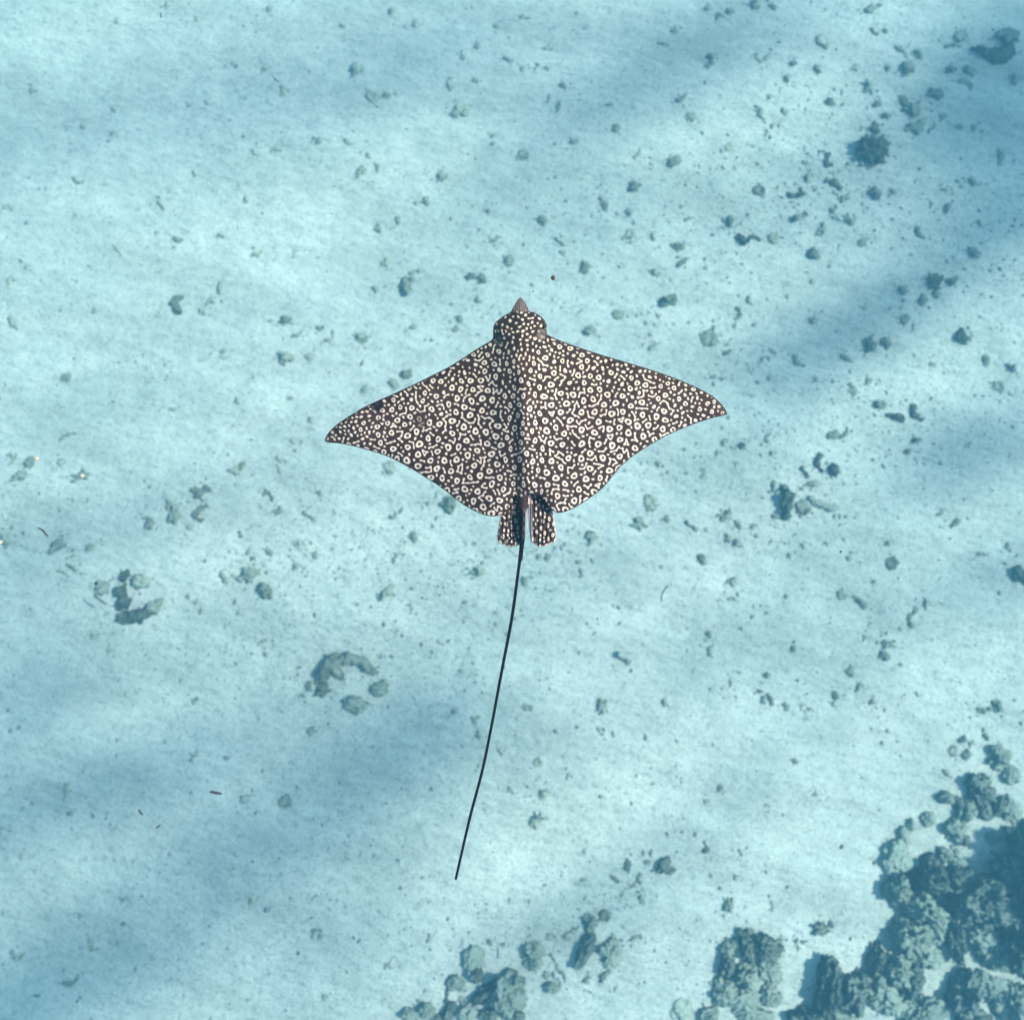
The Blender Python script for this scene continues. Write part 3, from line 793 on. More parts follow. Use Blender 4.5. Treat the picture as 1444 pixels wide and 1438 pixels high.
# ================================================================== EAGLE RAY
def catmull(P, n=6, closed=True):
    P = np.asarray(P, float)
    m = len(P)
    out = []
    for i in range(m if closed else m - 1):
        if closed:
            p0, p1, p2, p3 = P[i - 1], P[i], P[(i + 1) % m], P[(i + 2) % m]
        else:
            p0, p1, p2, p3 = P[max(i - 1, 0)], P[i], P[i + 1], P[min(i + 2, m - 1)]
        for t in np.linspace(0, 1, n, endpoint=False):
            out.append(0.5 * ((2 * p1) + (p2 - p0) * t + (2 * p0 - 5 * p1 + 4 * p2 - p3) * t * t + (3 * p1 - p0 - 3 * p2 + p3) * t ** 3))
    if not closed:
        out.append(P[-1])
    return np.array(out)


DISC = [(733.9, 419.5), (737.6, 422.6), (741, 427.5), (744.3, 433.5), (747.2, 439.3), (752.7, 440.3), (759.6, 444.2), (766, 449.6), (769.6, 455.6), (770.6, 465), (772.3, 471.8),
        (786, 478.4), (799, 483.6), (824, 492.4), (855, 502.3), (886.5, 511.8), (913.6, 520), (938.6, 528.4), (965.8, 538.9), (986.6, 548.2), (1003.3, 557.6), (1013.7, 566),
        (1021, 574.3), (1025.2, 581.6), (1024.6, 584.6), (1019, 586), (1003.3, 590), (980.4, 597.3), (959.5, 605.6), (940.7, 614), (922, 624.4), (903.2, 635.9), (888.6, 646.3),
        (874.5, 658.8), (863.5, 672), (853, 684.9), (838.5, 697.4), (821.8, 709), (807.2, 717.4), (794.7, 722.2), (785.3, 723), (779, 719), (772, 712), (766, 704.5), (760, 699),
        (752, 697), (738, 697), (727, 699), (720.5, 703), (718.5, 712.3), (714.5, 720), (706.7, 725.9), (697, 728), (688, 727.3), (677.4, 724.3), (662.8, 717.2), (648, 707.8), (633.6, 696.4),
        (617, 683.9), (600, 673.4), (583.5, 663), (562.7, 651.5), (543.9, 642.7), (523, 635.9), (502, 630), (481.3, 625.6), (463, 624), (458.6, 621.8), (458.9, 617.5), (463.6, 609.6), (473, 600.2),
        (485.5, 591), (502, 580.6), (518.8, 571.2), (558.5, 553.5), (583.5, 542), (607, 530.4), (631.5, 518), (653.9, 504.2), (667.8, 495), (681.7, 486.4), (693.5, 479.2), (695.3, 472.3),
        (695.6, 464), (697.7, 456.3), (705.2, 449.2), (713.7, 443.6), (719.6, 440.2), (723.2, 434), (726.3, 428.5), (730, 422.8)]
FIN_L = [(722, 690), (735, 690), (737, 705), (737, 725), (736.5, 745), (735.7, 760), (732.3, 766.8), (728.5, 769.6), (725.6, 770.3), (722, 771.4), (717.9, 770.8), (714.5, 770), (711.2, 768.4), (707.5, 767.2), (704.5, 765), (700.8, 761), (701.2, 753.5), (703.4, 740), (705.6, 726.8), (710, 708)]
FIN_R = [(746, 690), (760, 690), (772, 705), (779.5, 722), (782.4, 738), (784.2, 751), (784.4, 760), (782, 764.6), (778, 766.3), (774, 767), (769.5, 769.8), (766, 770.4), (762.4, 771.6), (758, 770.4), (754.6, 767.6), (751.5, 765.6), (748.6, 763), (746.8, 751), (745.5, 738), (745, 715)]
TAIL_P = [(738.5, 676, 8), (738.3, 700, 7.2), (737.8, 722, 5.8), (737.2, 745, 4.6), (735.8, 768, 3.3), (733.4, 788, 2.7), (731.6, 800, 2.2), (722.3, 868, 2.25), (711, 928, 2.15), (705.3, 958, 2.1), (692.6, 1026, 2.0), (680, 1086.5, 2.0), (662, 1155, 2.0), (642.7, 1239, 1.8)]
SPINE = [(735.5, 758), (737.6, 764), (738.2, 774), (736.6, 789.5), (735.4, 784), (734, 770)]

disc = catmull(DISC, 4)
finl, finr, spine = catmull(FIN_L, 3), catmull(FIN_R, 3), catmull(SPINE, 3)
tp = catmull(TAIL_P, 8, False)
tt = np.gradient(tp[:, :2], axis=0); tt /= np.linalg.norm(tt, axis=1)[:, None]
nn = np.stack([-tt[:, 1], tt[:, 0]], -1)
tail = np.concatenate([tp[:, :2] + nn * tp[:, 2:3], tp[-1:, :2] + tt[-1:] * 1.5, (tp[:, :2] - nn * tp[:, 2:3])[::-1]])


def sdf(poly, X, Y, pad=5.0):
    """signed distance (negative inside) and nearest boundary point; only near the polygon's box"""
    D = np.full(X.shape, 1e3); NX = np.zeros(X.shape); NY = np.zeros(X.shape)
    a, b = poly, np.roll(poly, -1, axis=0)
    idx = np.nonzero((X > poly[:, 0].min() - pad) & (X < poly[:, 0].max() + pad) & (Y > poly[:, 1].min() - pad) & (Y < poly[:, 1].max() + pad))[0]
    for ch in np.array_split(idx, max(1, len(idx) // 8000)):
        px, py = X[ch][:, None], Y[ch][:, None]
        ax, ay, ex, ey = a[:, 0][None], a[:, 1][None], (b - a)[:, 0][None], (b - a)[:, 1][None]
        t = np.clip(((px - ax) * ex + (py - ay) * ey) / (ex * ex + ey * ey + 1e-12), 0, 1)
        qx, qy = ax + t * ex, ay + t * ey
        d2 = (px - qx) ** 2 + (py - qy) ** 2
        k = np.argmin(d2, axis=1); r = np.arange(len(ch))
        cr = ((ay > py) != (b[:, 1][None] > py))
        xi = ax + (py - ay) * ex / np.where(np.abs(ey) < 1e-9, 1e-9, ey)
        ins = (np.sum(cr & (px < xi), axis=1) % 2) == 1
        D[ch] = np.where(ins, -1, 1) * np.sqrt(d2[r, k]); NX[ch] = qx[r, k]; NY[ch] = qy[r, k]
    return D, NX, NY


# ---- skin pattern, drawn in picture units on a fine raster
PX0, PY0, SS = 446.0, 408.0, 4
PWd, PHt = int(590 * SS), int(372 * SS)


def draw_setup():
    return np.zeros((PHt, PWd), np.float32)


def stamp(img, cx, cy, R, fn):
    x0, x1 = int((cx - R - PX0) * SS), int((cx + R - PX0) * SS) + 2
    y0, y1 = int((cy - R - PY0) * SS), int((cy + R - PY0) * SS) + 2
    x0, y0, x1, y1 = max(x0, 0), max(y0, 0), min(x1, PWd), min(y1, PHt)
    if x1 <= x0 or y1 <= y0:
        return
    gx, gy = np.meshgrid((np.arange(x0, x1) + .5) / SS + PX0 - cx, (np.arange(y0, y1) + .5) / SS + PY0 - cy)
    d = fn(gx, gy)                       # signed distance of the mark
    img[y0:y1, x0:x1] = np.maximum(img[y0:y1, x0:x1], sstep(0.45, -0.45, d) if False else 1 - sstep(-0.45, 0.45, d))


def ell(gx, gy, a, b, th, w1, w2):
    c, s = math.cos(th), math.sin(th)
    u, v = gx * c + gy * s, -gx * s + gy * c
    r = np.hypot(u / a, v / b)
    an = np.arctan2(v, u)
    wob = 1 + 0.09 * np.cos(2 * an + w1) + 0.07 * np.cos(3 * an + w2)
    return (r / wob - 1) * min(a, b)


def ring(img, cx, cy, a, b, th, hole):
    w1, w2 = rr.uniform(0, 6), rr.uniform(0, 6)
    hx, hy = rr.uniform(-.35, .35), rr.uniform(-.35, .35)
    def fn(gx, gy):
        d = ell(gx, gy, a, b, th, w1, w2)
        if hole > 0:
            d = np.maximum(d, -ell(gx - hx, gy - hy, max(a * hole, .5), max(b * hole, .5), th, w2, w1))
        return d
    stamp(img, cx, cy, max(a, b) * 1.3 + 1, fn)


def bar(img, p, q, w):
    cx, cy = (p[0] + q[0]) / 2, (p[1] + q[1]) / 2
    ax, ay, ex, ey = p[0] - cx, p[1] - cy, q[0] - p[0], q[1] - p[1]
    L2 = ex * ex + ey * ey + 1e-9
    L = math.sqrt(L2)
    bow = rr.uniform(-.16, .16) * L
    def fn(gx, gy):
        t = np.clip(((gx - ax) * ex + (gy - ay) * ey) / L2, 0, 1)
        o_ = bow * 4 * t * (1 - t)
        d = np.hypot(gx - ax - t * ex + o_ * ey / L, gy - ay - t * ey - o_ * ex / L)
        return d - w * (.9 + 0.6 * (2 * np.abs(t - .5)) ** 3)
    stamp(img, cx, cy, math.sqrt(L2) / 2 + w + 2, fn)


def midline(y):
    return 734.0 + (y - 420) * 0.016


def spot_pattern(img, poly, seed, spacing, style, n_try=16000):
    """rings and dots packed with even gaps; neighbouring dots run together into bars and winding lines.
    style(x, y) -> (share of rings, ring radius, share of joined dots, drawn out lengthwise)"""
    g = np.random.default_rng(seed)
    rng = random.Random(seed)
    GAP = 2.75
    lo, hi = poly.min(0), poly.max(0)
    pts = g.uniform(lo - 2, hi + 2, (n_try * 3, 2))
    D, _, _ = sdf(poly, pts[:, 0].copy(), pts[:, 1].copy())
    pts = pts[D < 0.5]
    cap = len(pts)
    A = np.zeros((cap, 4)); n = 0              # x, y, radius, is_ring
    for p in pts[:len(pts) // 3]:              # big marks first
        pr, sz, pb, stv = style(p[0], p[1])
        s_ = spacing(p[0], p[1])
        if n and (np.hypot(A[:n, 0] - p[0], A[:n, 1] - p[1]) < s_).any():
            continue
        is_ring = rng.random() < pr
        A[n] = (p[0], p[1], sz * rng.uniform(.9, 1.1) * (1 if is_ring else .72), 1 if is_ring else 2); n += 1
    for p in pts[len(pts) // 3:]:              # then dots in between
        r = rng.uniform(1.25, 1.95)
        if (np.hypot(A[:n, 0] - p[0], A[:n, 1] - p[1]) < (A[:n, 2] + r + GAP) * .86).any():
            continue
        A[n] = (p[0], p[1], r, 0); n += 1
    A = A[:n]
    P, r = A[:, :2].astype(np.float32), A[:, 2].astype(np.float32)
    want = r[:, None] + r[None] + GAP
    mob = (1 / (r[:, None] ** 2)) / (1 / r[:, None] ** 2 + 1 / r[None] ** 2)   # small marks give way
    for _ in range(45):
        dx = P[:, None, 0] - P[None, :, 0]; dy = P[:, None, 1] - P[None, :, 1]
        d = np.sqrt(dx * dx + dy * dy) + np.eye(n, dtype=np.float32) * 1e3 + 1e-3
        f = np.clip(want - d, 0, None) / d * mob * 0.35
        P = P + np.stack([(f * dx).sum(1), (f * dy).sum(1)], -1)
    dx = P[:, None, 0] - P[None, :, 0]; dy = P[:, None, 1] - P[None, :, 1]
    d = np.sqrt(dx * dx + dy * dy) + np.eye(n) * 1e3
    room = (d - r[None]).min(1) - 1.7
    deg = np.zeros(n, int)
    big = A[:, 3] > 0
    for i in np.nonzero(~big)[0]:
        for j in np.argsort(d[i])[:4]:
            if big[j] or j < i or deg[i] > 1 or deg[j] > 1 or d[i, j] > 8.2:
                continue
            _, _, pb, _ = style(P[i, 0], P[i, 1])
            if rng.random() > pb:
                continue
            mxy = (P[i] + P[j]) / 2
            oth = np.hypot(P[:, 0] - mxy[0], P[:, 1] - mxy[1]) - r
            oth[[i, j]] = 9
            if oth.min() < 2.5:
                continue
            bar(img, P[i], P[j], rng.uniform(.75, .95))
            deg[i] += 1; deg[j] += 1
    for i in range(n):
        x, y = float(P[i, 0]), float(P[i, 1])
        pr, sz, pb, stv = style(x, y)
        q = float(min(r[i], max(room[i], .9)))
        th = rng.uniform(0, math.pi)
        asp = rng.uniform(.78, 1.0)
        if stv:
            th = math.pi / 2 + rng.uniform(-.3, .3); asp = rng.uniform(.55, .85)
        if A[i, 3] == 1:
            ring(img, x, y, q, q * asp, th, rng.uniform(.40, .52) if q > 2.6 else 0)
        elif A[i, 3] == 2:
            ring(img, x, y, q * 1.1, q * asp * .85, th, 0)
        elif deg[i]:
            ring(img, x, y, q * .85, q * .8, th, 0)
        else:
            ring(img, x, y, q * rng.uniform(1.0, 1.35), q * rng.uniform(.7, .95), th, 0)


def tipness(x):
    return float(sstep(150, 265, abs(x - 738)))


def lead(x):                            # leading edge y of the wing at x
    return float(np.interp(x, [458, 519, 583, 654, 694, 772, 824, 886, 939, 987, 1025], [620, 571, 542, 504, 479, 471, 492, 512, 528, 548, 582]))


def sp_body(x, y):
    if y < 482 and abs(x - 733) < 42: return 7.0
    f = float(sstep(0, 110, y - lead(x)))
    t = tipness(x)
    s = 10.8 + 3.6 * f
    s = s * (1 - t) + (9.4 + 2.0 * f) * t
    if abs(x - midline(y)) < 34: s *= .86
    return s


def st_body(x, y):
    if y < 482 and abs(x - 733) < 42: return (.12, 2.7, .10, False)
    f = float(sstep(0, 95, y - lead(x)))
    t = tipness(x)
    near = abs(x - midline(y)) < 30
    sz = (3.45 + 1.15 * f) * (1 - .13 * t) * (.86 if near else 1)
    return (.42 + .56 * f, sz, (.16 + .34 * f) * (.4 if near else 1), near)


img_b = draw_setup()
spot_pattern(img_b, disc, 3, sp_body, st_body)
img_f = draw_setup()
for k, fp in enumerate((finl, finr)):
    spot_pattern(img_f, fp, 9 + k, lambda x, y: 8.0, lambda x, y: (.75, 2.9, .35, True), 3000)


def samp(img, X, Y):
    fx = np.clip((X - PX0) * SS - .5, 0, PWd - 2.001); fy = np.clip((Y - PY0) * SS - .5, 0, PHt - 2.001)
    ix, iy = fx.astype(int), fy.astype(int)
    u, v = fx - ix, fy - iy
    return (img[iy, ix] * (1 - u) * (1 - v) + img[iy, ix + 1] * u * (1 - v) + img[iy + 1, ix] * (1 - u) * v + img[iy + 1, ix + 1] * u * v)


# ---- one continuous skin over disc, head, pelvic fins and tail
ST = 0.72
gx = np.arange(454, 1030, ST); gy = np.arange(415, 1246, ST)
GX, GY = np.meshgrid(gx, gy)
shp = GX.shape
X, Y = GX.ravel().copy(), GY.ravel().copy()
shapes = [disc, finl, finr, tail, spine]
res = [sdf(s, X, Y) for s in shapes]
DD = np.stack([r[0] for r in res]); k = DD.argmin(0)
U = DD.min(0)
ar = np.arange(len(X))
inside = (U < 0).reshape(shp)
cell = inside[:-1, :-1] | inside[1:, :-1] | inside[:-1, 1:] | inside[1:, 1:]
nx = shp[1]
ii, jj = np.nonzero(cell)
i00 = ii * nx + jj
quads = np.stack([i00, i00 + nx, i00 + nx + 1, i00 + 1], -1)
usedv = np.unique(quads)
outv = usedv[U[usedv] >= 0]
NXs, NYs = np.stack([r[1] for r in res]), np.stack([r[2] for r in res])
X[outv], Y[outv] = NXs[k[outv], outv], NYs[k[outv], outv]
remap = np.full(len(X), -1); remap[usedv] = np.arange(len(usedv))
quads = remap[quads]
x, y = X[usedv], Y[usedv]
dD, dL, dR, dT, dS = [np.clip(-DD[i, usedv], 0, None) for i in range(5)]
inD, inL, inR, inT, inS = [DD[i, usedv] < 0 for i in range(5)]
rim = U[usedv] >= 0

mx_ = midline(y)
dx = x - mx_
sspan = dx / 285.0
# height of the back above the mid plane, in picture units (1 unit = about 2 mm)
soft = 1 - np.exp(-dD / 6.0)
yprof = sstep(432, 500, y) * (1 - 0.75 * sstep(590, 715, y))
hump = 19 * np.exp(-(dx / 34) ** 2) * yprof + 9 * np.exp(-(dx / 75) ** 2) * sstep(455, 530, y) * (1 - sstep(600, 720, y))
ridge = 3.2 * np.exp(-((dx - 3) / 8) ** 2) * sstep(495, 540, y) * (1 - .5 * sstep(690, 715, y))
trough = -2.6 * np.exp(-((dx + 15) / 9) ** 2) * sstep(500, 560, y) * (1 - sstep(690, 725, y)) - 1.6 * np.exp(-((dx - 24) / 9) ** 2) * sstep(520, 590, y)
head = 7 * np.exp(-((x - 733.5) / 30) ** 2 - ((y - 464) / 24) ** 2) * (1 - np.exp(-dD / 9)) + 3 * (np.exp(-((x - 703) / 9) ** 2 - ((y - 466) / 12) ** 2) + np.exp(-((x - 764) / 9) ** 2 - ((y - 459) / 12) ** 2)) * (1 - np.exp(-dD / 4)) \
    - 3 * (np.exp(-((x - 702) / 5) ** 2 - ((y - 481) / 5) ** 2) + np.exp(-((x - 764) / 5) ** 2 - ((y - 472) / 5) ** 2))
wingt = 6.5 * (1 - np.exp(-dD / 16))
waves = 1.0 * np.sin(y / 17 + np.abs(dx) / 26) * sstep(60, 150, np.abs(dx)) * (1 - np.exp(-dD / 10))
top = wingt + (hump + ridge + trough + head) * soft + waves
bend = -24 * np.abs(sspan) ** 2.2 + 9 * sspan - 10 * sstep(600, 720, y) * sstep(.1, .4, np.abs(sspan))
disc_z = top + bend
fin_off = -15.0
finz = np.where(inL, fin_off + 3 * (1 - np.exp(-dL / 3)) + 1.2 * np.sin(x * 1.1) * (1 - np.exp(-dL / 3)), -1e3)
finz = np.maximum(finz, np.where(inR, fin_off + 4 * (1 - np.exp(-dR / 3)) + 1.2 * np.sin(x * 1.1) * (1 - np.exp(-dR / 3)), -1e3))
tr_ = np.interp(y, tp[:, 1], tp[:, 2]); tx_ = np.interp(y, tp[:, 1], tp[:, 0])
tail_c = -6 - 0.05 * (y - 700)
dors = 9 * np.exp(-((x - tx_) / 1.6) ** 2) * sstep(716, 730, y) * (1 - sstep(752, 768, y))
tailz = np.where(inT, tail_c + np.sqrt(np.clip(tr_ ** 2 - (x - tx_) ** 2, 0, None)) + dors, -1e3)
spz = np.where(inS, tail_c + 2 + dS, -1e3)
zt = np.maximum.reduce([np.where(inD, disc_z, -1e3), finz, tailz, spz])
lay = np.argmax(np.stack([np.where(inD, disc_z, -1e3), finz, tailz, spz]), 0)
# rim vertices take the height of the layer they bound
rim_k = k[usedv]
rz = np.select([rim_k == 0, (rim_k == 1) | (rim_k == 2), rim_k == 3], [bend, np.full_like(x, fin_off), tail_c], tail_c)
zt = np.where(rim, rz, zt)
lay = np.where(rim, np.select([rim_k == 0, (rim_k == 1) | (rim_k == 2), rim_k == 3], [0, 1, 2], 3), lay)
thick = np.select([lay == 0, lay == 1, lay == 2], [top * .8 + 2.0, np.full_like(x, 3.0), 2 * np.sqrt(np.clip(tr_ ** 2 - (x - tx_) ** 2, 0, None)) + dors], 3.0)
zb = np.where(rim, zt, zt - np.clip(thick, .4, None))

RAY_Z, UNIT = CZ * 0.8, 2.0 / 1000
top_P = pix_at_z(x, y, RAY_Z + zt * UNIT)
bot_P = pix_at_z(x, y, RAY_Z + zb * UNIT)
nv = len(x)
bidx = np.where(rim, np.arange(nv), -1)
inn = np.nonzero(~rim)[0]
bidx[inn] = nv + np.arange(len(inn))
V = np.concatenate([top_P, bot_P[inn]])
F = np.concatenate([quads, bidx[quads][:, ::-1]])

# skin colours, with shade beside the back ridge painted in
pat = np.where(lay == 1, samp(img_f, x, y), samp(img_b, x, y))
dmin = np.where(lay == 0, dD, np.where(lay == 1, np.maximum(dL, dR), 0))
leading = y < np.array([lead(a) for a in x]) + 30
pat = pat * np.where(lay == 0, sstep(0.9, np.where(leading, 3.2, 1.8), dD), 1)
nz = fbm(x / 9, y / 9, 0, 71, 3); nz2 = fbm(x / 40, y / 40, 0, 72, 2)
skin = np.stack([0.042 + 0.014 * nz, 0.023 + 0.008 * nz, 0.019 + 0.006 * nz], -1) * (1 + .3 * nz2[:, None])
front = (1 - sstep(470, 640, y))[:, None]
cream = np.array((0.80, 0.65, 0.47)) * front + np.array((0.79, 0.63, 0.52)) * (1 - front)
cream = cream * (0.93 + .1 * nz[:, None])
colr = skin * (1 - pat[:, None]) + cream * pat[:, None]


def blend(mask, c):
    global colr
    colr = colr * (1 - mask[:, None]) + np.asarray(c)[None] * mask[:, None]


sn = (1 - sstep(437, 442, y + 0.004 * (x - 733) ** 2)) * (lay == 0)
lines = 0.5 + 0.5 * np.sin(np.arctan2(x - 733.8, y - 405) * 62 + 2 * nz)
blend(sn * .95, (0.085, 0.062, 0.055))
blend(sn * sstep(.55, .95, lines) * .6, (0.30, 0.22, 0.18))
for ex, ey in ((702.5, 479.5), (763.5, 472)):
    d = np.hypot(x - ex, (y - ey) * .85)
    blend((1 - sstep(4.5, 8, d)) * .85 * (lay == 0), (0.10, 0.075, 0.068))
    blend(np.clip(1 - np.abs(d - 5.6) / 1.1, 0, 1) * sstep(-.2, .5, nz) * .6, (0.42, 0.31, 0.26))
blend((1 - sstep(1.2, 2.6, np.hypot(x - 764.5, y - 475))) * .7, (0.5, 0.33, 0.26))
blend((1 - sstep(5, 9.5, np.hypot(x - 533, (y - 572) * .85) + 3 * nz)) * .95, (0.012, 0.010, 0.010))
blend((1 - sstep(6, 12, np.hypot(x - 593, (y - 592) * .7) + 4 * nz)) * .7, (0.05, 0.028, 0.022))
blend(np.exp(-((dx + 6) / 6) ** 2) * sstep(540, 600, y) * (1 - sstep(680, 720, y)) * (lay == 0) * .45, (0.02, 0.014, 0.013))  # shaded flank beside the back ridge, painted into the skin colour
tipm = sstep(262, 284, np.abs(x - 740)) * (lay == 0)
blend(tipm * .35, (0.10, 0.065, 0.055))
# pelvic fins: pale free edges, a broad white inner edge on one of them
fe = np.where(inL, dL, np.where(inR, dR, 9))
blend((lay == 1) * (1 - sstep(.8, 2.0, fe)) * .75, (0.55, 0.44, 0.40))
blend(((lay == 1) & inR) * (1 - sstep(2.0, 5.0, x - (745.2 + (y - 700) * .03))) * .9, (0.70, 0.58, 0.56))
blend((lay >= 2) * np.ones_like(x) * sstep(716, 728, y), (0.004, 0.003, 0.003))
blend((lay == 2) * (1 - sstep(.3, .9, np.abs(x - tx_ - 1.4 * np.sin(y * .5)))) * sstep(712, 724, y) * (1 - sstep(752, 768, y)) * .5, (0.22, 0.17, 0.17))
blend((lay == 2) * sstep(2.2, 4.2, x - tx_) * sstep(715, 725, y) * (1 - sstep(745, 762, y)) * .7, (0.45, 0.36, 0.35))
belly = np.tile(np.array((0.72, 0.70, 0.67)), (len(inn), 1))
dk_ = ((lay[inn] >= 2) | (dD[inn] < 2.5))[:, None]
belly = np.where(dk_, np.array((0.03, 0.025, 0.024)), belly)
allc = np.concatenate([colr, belly])
me = mesh_np('eagle_ray_body', V, F)
ca = me.attributes.new('pigment_shade', 'FLOAT_COLOR', 'POINT')
ca.data.foreach_set('color', np.concatenate([np.clip(allc, 0, 1), np.ones((len(allc), 1))], 1).astype(np.float32).ravel())
rm, nt, bs = new_mat('ray_skin')
an = N(nt, 'ShaderNodeAttribute', attribute_name='pigment_shade')
nt.links.new(an.outputs['Color'], bs.inputs['Base Color'])
bs.inputs['Roughness'].default_value = 0.7
bs.inputs['Specular IOR Level'].default_value = 0.06
tcn = N(nt, 'ShaderNodeTexCoord')
nn_ = N(nt, 'ShaderNodeTexNoise', i_Scale=240.0, i_Detail=2.0)
nt.links.new(tcn.outputs['Object'], nn_.inputs['Vector'])
b = N(nt, 'ShaderNodeBump', i_Strength=0.25, i_Distance=0.002)
nt.links.new(nn_.outputs[0], b.inputs['Height'])
nt.links.new(b.outputs[0], bs.inputs['Normal'])

ray_base = Vector(pix_at_z(np.array([738.0]), np.array([590.0]), np.array([RAY_Z]))[0])
ray = bpy.data.objects.new('eagle_ray', None)
COL.objects.link(ray)
ray.location = ray_base
tag(ray, 'dark eagle ray covered in cream rings and dots, swimming with a long black whip tail', 'ray')
body = link('body', me, rm, -ray_base, parent=ray)
# eyes on the sides of the head
em, nt, bs = new_mat('eye')
geo = N(nt, 'ShaderNodeTexCoord')
gr = N(nt, 'ShaderNodeTexGradient', gradient_type='SPHERICAL')
mp = N(nt, 'ShaderNodeMapping')
mp.inputs['Location'].default_value = (-0.8, 0, -0.3)
mp.inputs['Scale'].default_value = (1.2, 1.2, 1.2)
nt.links.new(geo.outputs['Object'], mp.inputs[0]); nt.links.new(mp.outputs[0], gr.inputs[0])
nt.links.new(ramp(nt, gr.outputs[0], [(0.2, (0.05, 0.038, 0.033)), (0.5, (0.09, 0.07, 0.05)), (0.6, (0.004, 0.004, 0.004))]), bs.inputs['Base Color'])
bs.inputs['Roughness'].default_value = 0.15
Vi, Fi = ico(3)
eye_me = mesh_np('eye', Vi * np.array([1, 1.25, .9]), Fi)
eye_me.materials.append(em)
for ex, ey, sx in ((697.6, 467.5, -1), (768.8, 459.5, 1)):
    P = pix_at_z(np.array([ex]), np.array([ey]), np.array([RAY_Z + 7 * UNIT]))[0]
    e = link('eye', eye_me, None, Vector(P) - ray_base, (0, 0, 0), (sx * .0055, .0055, .0055), ray)

# ================================================================== DRIFTING BITS
def simple_mat(name, col, rough=.8):
    m, nt, bs = new_mat(name)
    g = N(nt, 'ShaderNodeNewGeometry')
    n = N(nt, 'ShaderNodeTexNoise', i_Scale=160.0, i_Detail=2.0)
    nt.links.new(g.outputs['Position'], n.inputs['Vector'])
    nt.links.new(ramp(nt, n.outputs[0], [(.3, tuple(c * .6 for c in col)), (.7, tuple(min(1, c * 1.3) for c in col))]), bs.inputs['Base Color'])
    bs.inputs['Roughness'].default_value = rough
    return m


TWIG = simple_mat('twig', (0.05, 0.035, 0.04))
SEED = simple_mat('seed_pod', (0.10, 0.04, 0.02))
PEACH = simple_mat('pale_particle', (0.75, 0.52, 0.36))


def twig(name, label, cat, pts, w, z, mat, jit=.2):
    pts = np.array(pts, float)
    c = catmull(np.concatenate([pts, np.full((len(pts), 1), 0.)], 1), 6, False)[:, :2]
    P = pix_at_z(c[:, 0], c[:, 1], np.full(len(c), z))
    m = (CZ - z) / FPX
    t = np.linspace(0, 1, len(c))
    cen = P.mean(0)
    V, F = tube(P - cen, w * m * (.75 + .5 * np.sin(np.pi * t)), 3, 8, jit)
    o = link(name, mesh_np(name, V, F), mat, cen)
    return tag(o, label, cat)


zz = RAY_Z
twig('drifting_twig', 'short straight dark twig drifting in the water, thick as a matchstick', 'twig', [(296.5, 1116), (304, 1117.3), (312, 1118.8)], 1.6, zz, TWIG)
twig('weed_strand', 'curved purplish strand of weed drifting above the sand', 'weed', [(54, 744.5), (60, 747.5), (64, 752.5), (67.5, 756)], 1.1, zz - 1, TWIG)
twig('weed_strand', 'thin straight pale strand drifting over bright sand, slanting', 'weed', [(384, 108.5), (389, 112.5), (394.5, 116.5)], .6, zz - 2, TWIG)
twig('weed_strand', 'tiny upright purple strand adrift over the brightest sand', 'weed', [(226.5, 18), (226.8, 22), (227, 26)], .8, zz - 2, TWIG)
twig('grass_blade', 'thin curved blade of sea grass adrift beside the long whip tail', 'weed', [(942, 825), (936, 833), (932.5, 841), (933, 849)], .8, zz - 5, TWIG)
twig('drifting_twig', 'thin twig lying against the round plate near the horseshoe of stones', 'twig', [(132, 839.5), (141, 846), (151, 852.5)], 1.0, 0.35, TWIG)
twig('weed_strand', 'small crooked strand adrift above the shaded rippled sand', 'weed', [(220, 1167.5), (222.5, 1165.5), (226, 1163)], .9, zz - 1, TWIG)
twig('weed_strand', 'short purple bit of weed drifting near the matchstick-like twig', 'weed', [(195.5, 1141.5), (198, 1145), (201, 1149)], 1.3, zz - 3, TWIG)
twig('grass_blade', 'hair-thin upright blade of sea grass near the weed-covered rock', 'weed', [(702.5, 1335), (702, 1343), (701, 1352)], .7, 0.6, TWIG)


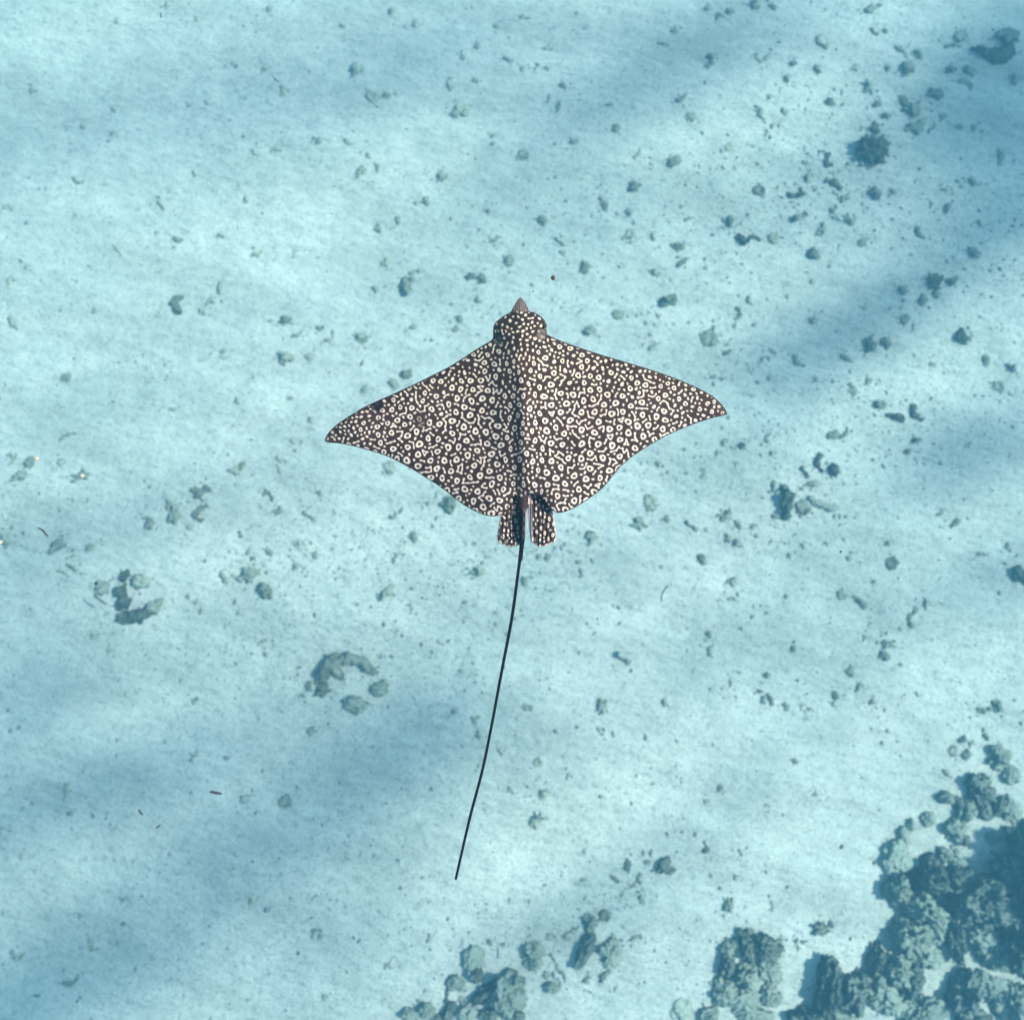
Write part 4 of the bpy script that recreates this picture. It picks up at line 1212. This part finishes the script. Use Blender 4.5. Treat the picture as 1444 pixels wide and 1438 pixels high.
def particle(name, label, cat, px, py, r, z, mat, seed, sc=(1, 1, 1)):
    P = pix_at_z(np.array([px]), np.array([py]), np.array([z]))[0]
    m = (CZ - z) / FPX * r
    V, F = ico(3)
    o = link(name, mesh_np(name, lump(V, seed, .25, .15, .05) * np.array(sc), F), mat, P, (0, 0, 0), (m, m, m))
    return tag(o, label, cat)


particle('seed_pod', 'tiny round brown seed pod drifting just ahead of the ray', 'seed', 780, 392, 3.4, zz, SEED, 91)
particle('dark_speck', 'tiny dark sliver adrift between the seed pod and the snout', 'speck', 751.8, 411, 1.2, zz, TWIG, 92, (.6, 1.5, .6))
particle('dark_speck', 'minute black speck drifting over clean sand beside the tail', 'speck', 842, 873, 1.2, zz, TWIG, 93, (.6, 1.4, .6))
particle('dark_speck', 'black angular speck hanging over the round plate near the horseshoe', 'speck', 135.5, 822.5, 2.6, zz - 3, TWIG, 94, (1, .8, .7))
particle('dark_speck', 'minute black speck drifting above bright sand past the wing tip', 'speck', 1185.5, 778, 1.5, zz, TWIG, 95)
for i, (a, b_, r_) in enumerate([(52, 647, 3.2), (116, 671, 2.8), (1, 764, 2.6), (442, 427, 1.6), (407, 943, 1.4), (1111, 121, 1.6)]):
    o = particle('pale_particle', 'tiny peach-coloured particle suspended in the water', 'particle', a, b_, r_, zz - 2, PEACH, 100 + i)
    o['group'] = 'peach particles suspended in the water'

# ================================================================== WATER VOLUME
bm = bmesh.new()
bmesh.ops.create_cube(bm, size=1.0)
me = bpy.data.meshes.new('haze'); bm.to_mesh(me); bm.free()
hz = bpy.data.materials.new('haze')
hz.use_nodes = True
nt = hz.node_tree
nt.nodes.clear()
out = N(nt, 'ShaderNodeOutputMaterial')
pv = N(nt, 'ShaderNodeVolumePrincipled')
pv.inputs['Color'].default_value = (0.085, 0.235, 0.33, 1)
pv.inputs['Density'].default_value = 0.055
pv.inputs['Anisotropy'].default_value = 0.2
pv.inputs['Absorption Color'].default_value = (0.155, 0.515, 0.68, 1)
nt.links.new(pv.outputs[0], out.inputs['Volume'])
zlo, zhi = -1.5, CZ + 0.6
o = link('haze', me, hz, (0, 1, (zlo + zhi) / 2), (0, 0, 0), (350, 350, zhi - zlo))
tag(o, 'clear blue sea water filling the scene', 'haze', None, 'stuff')
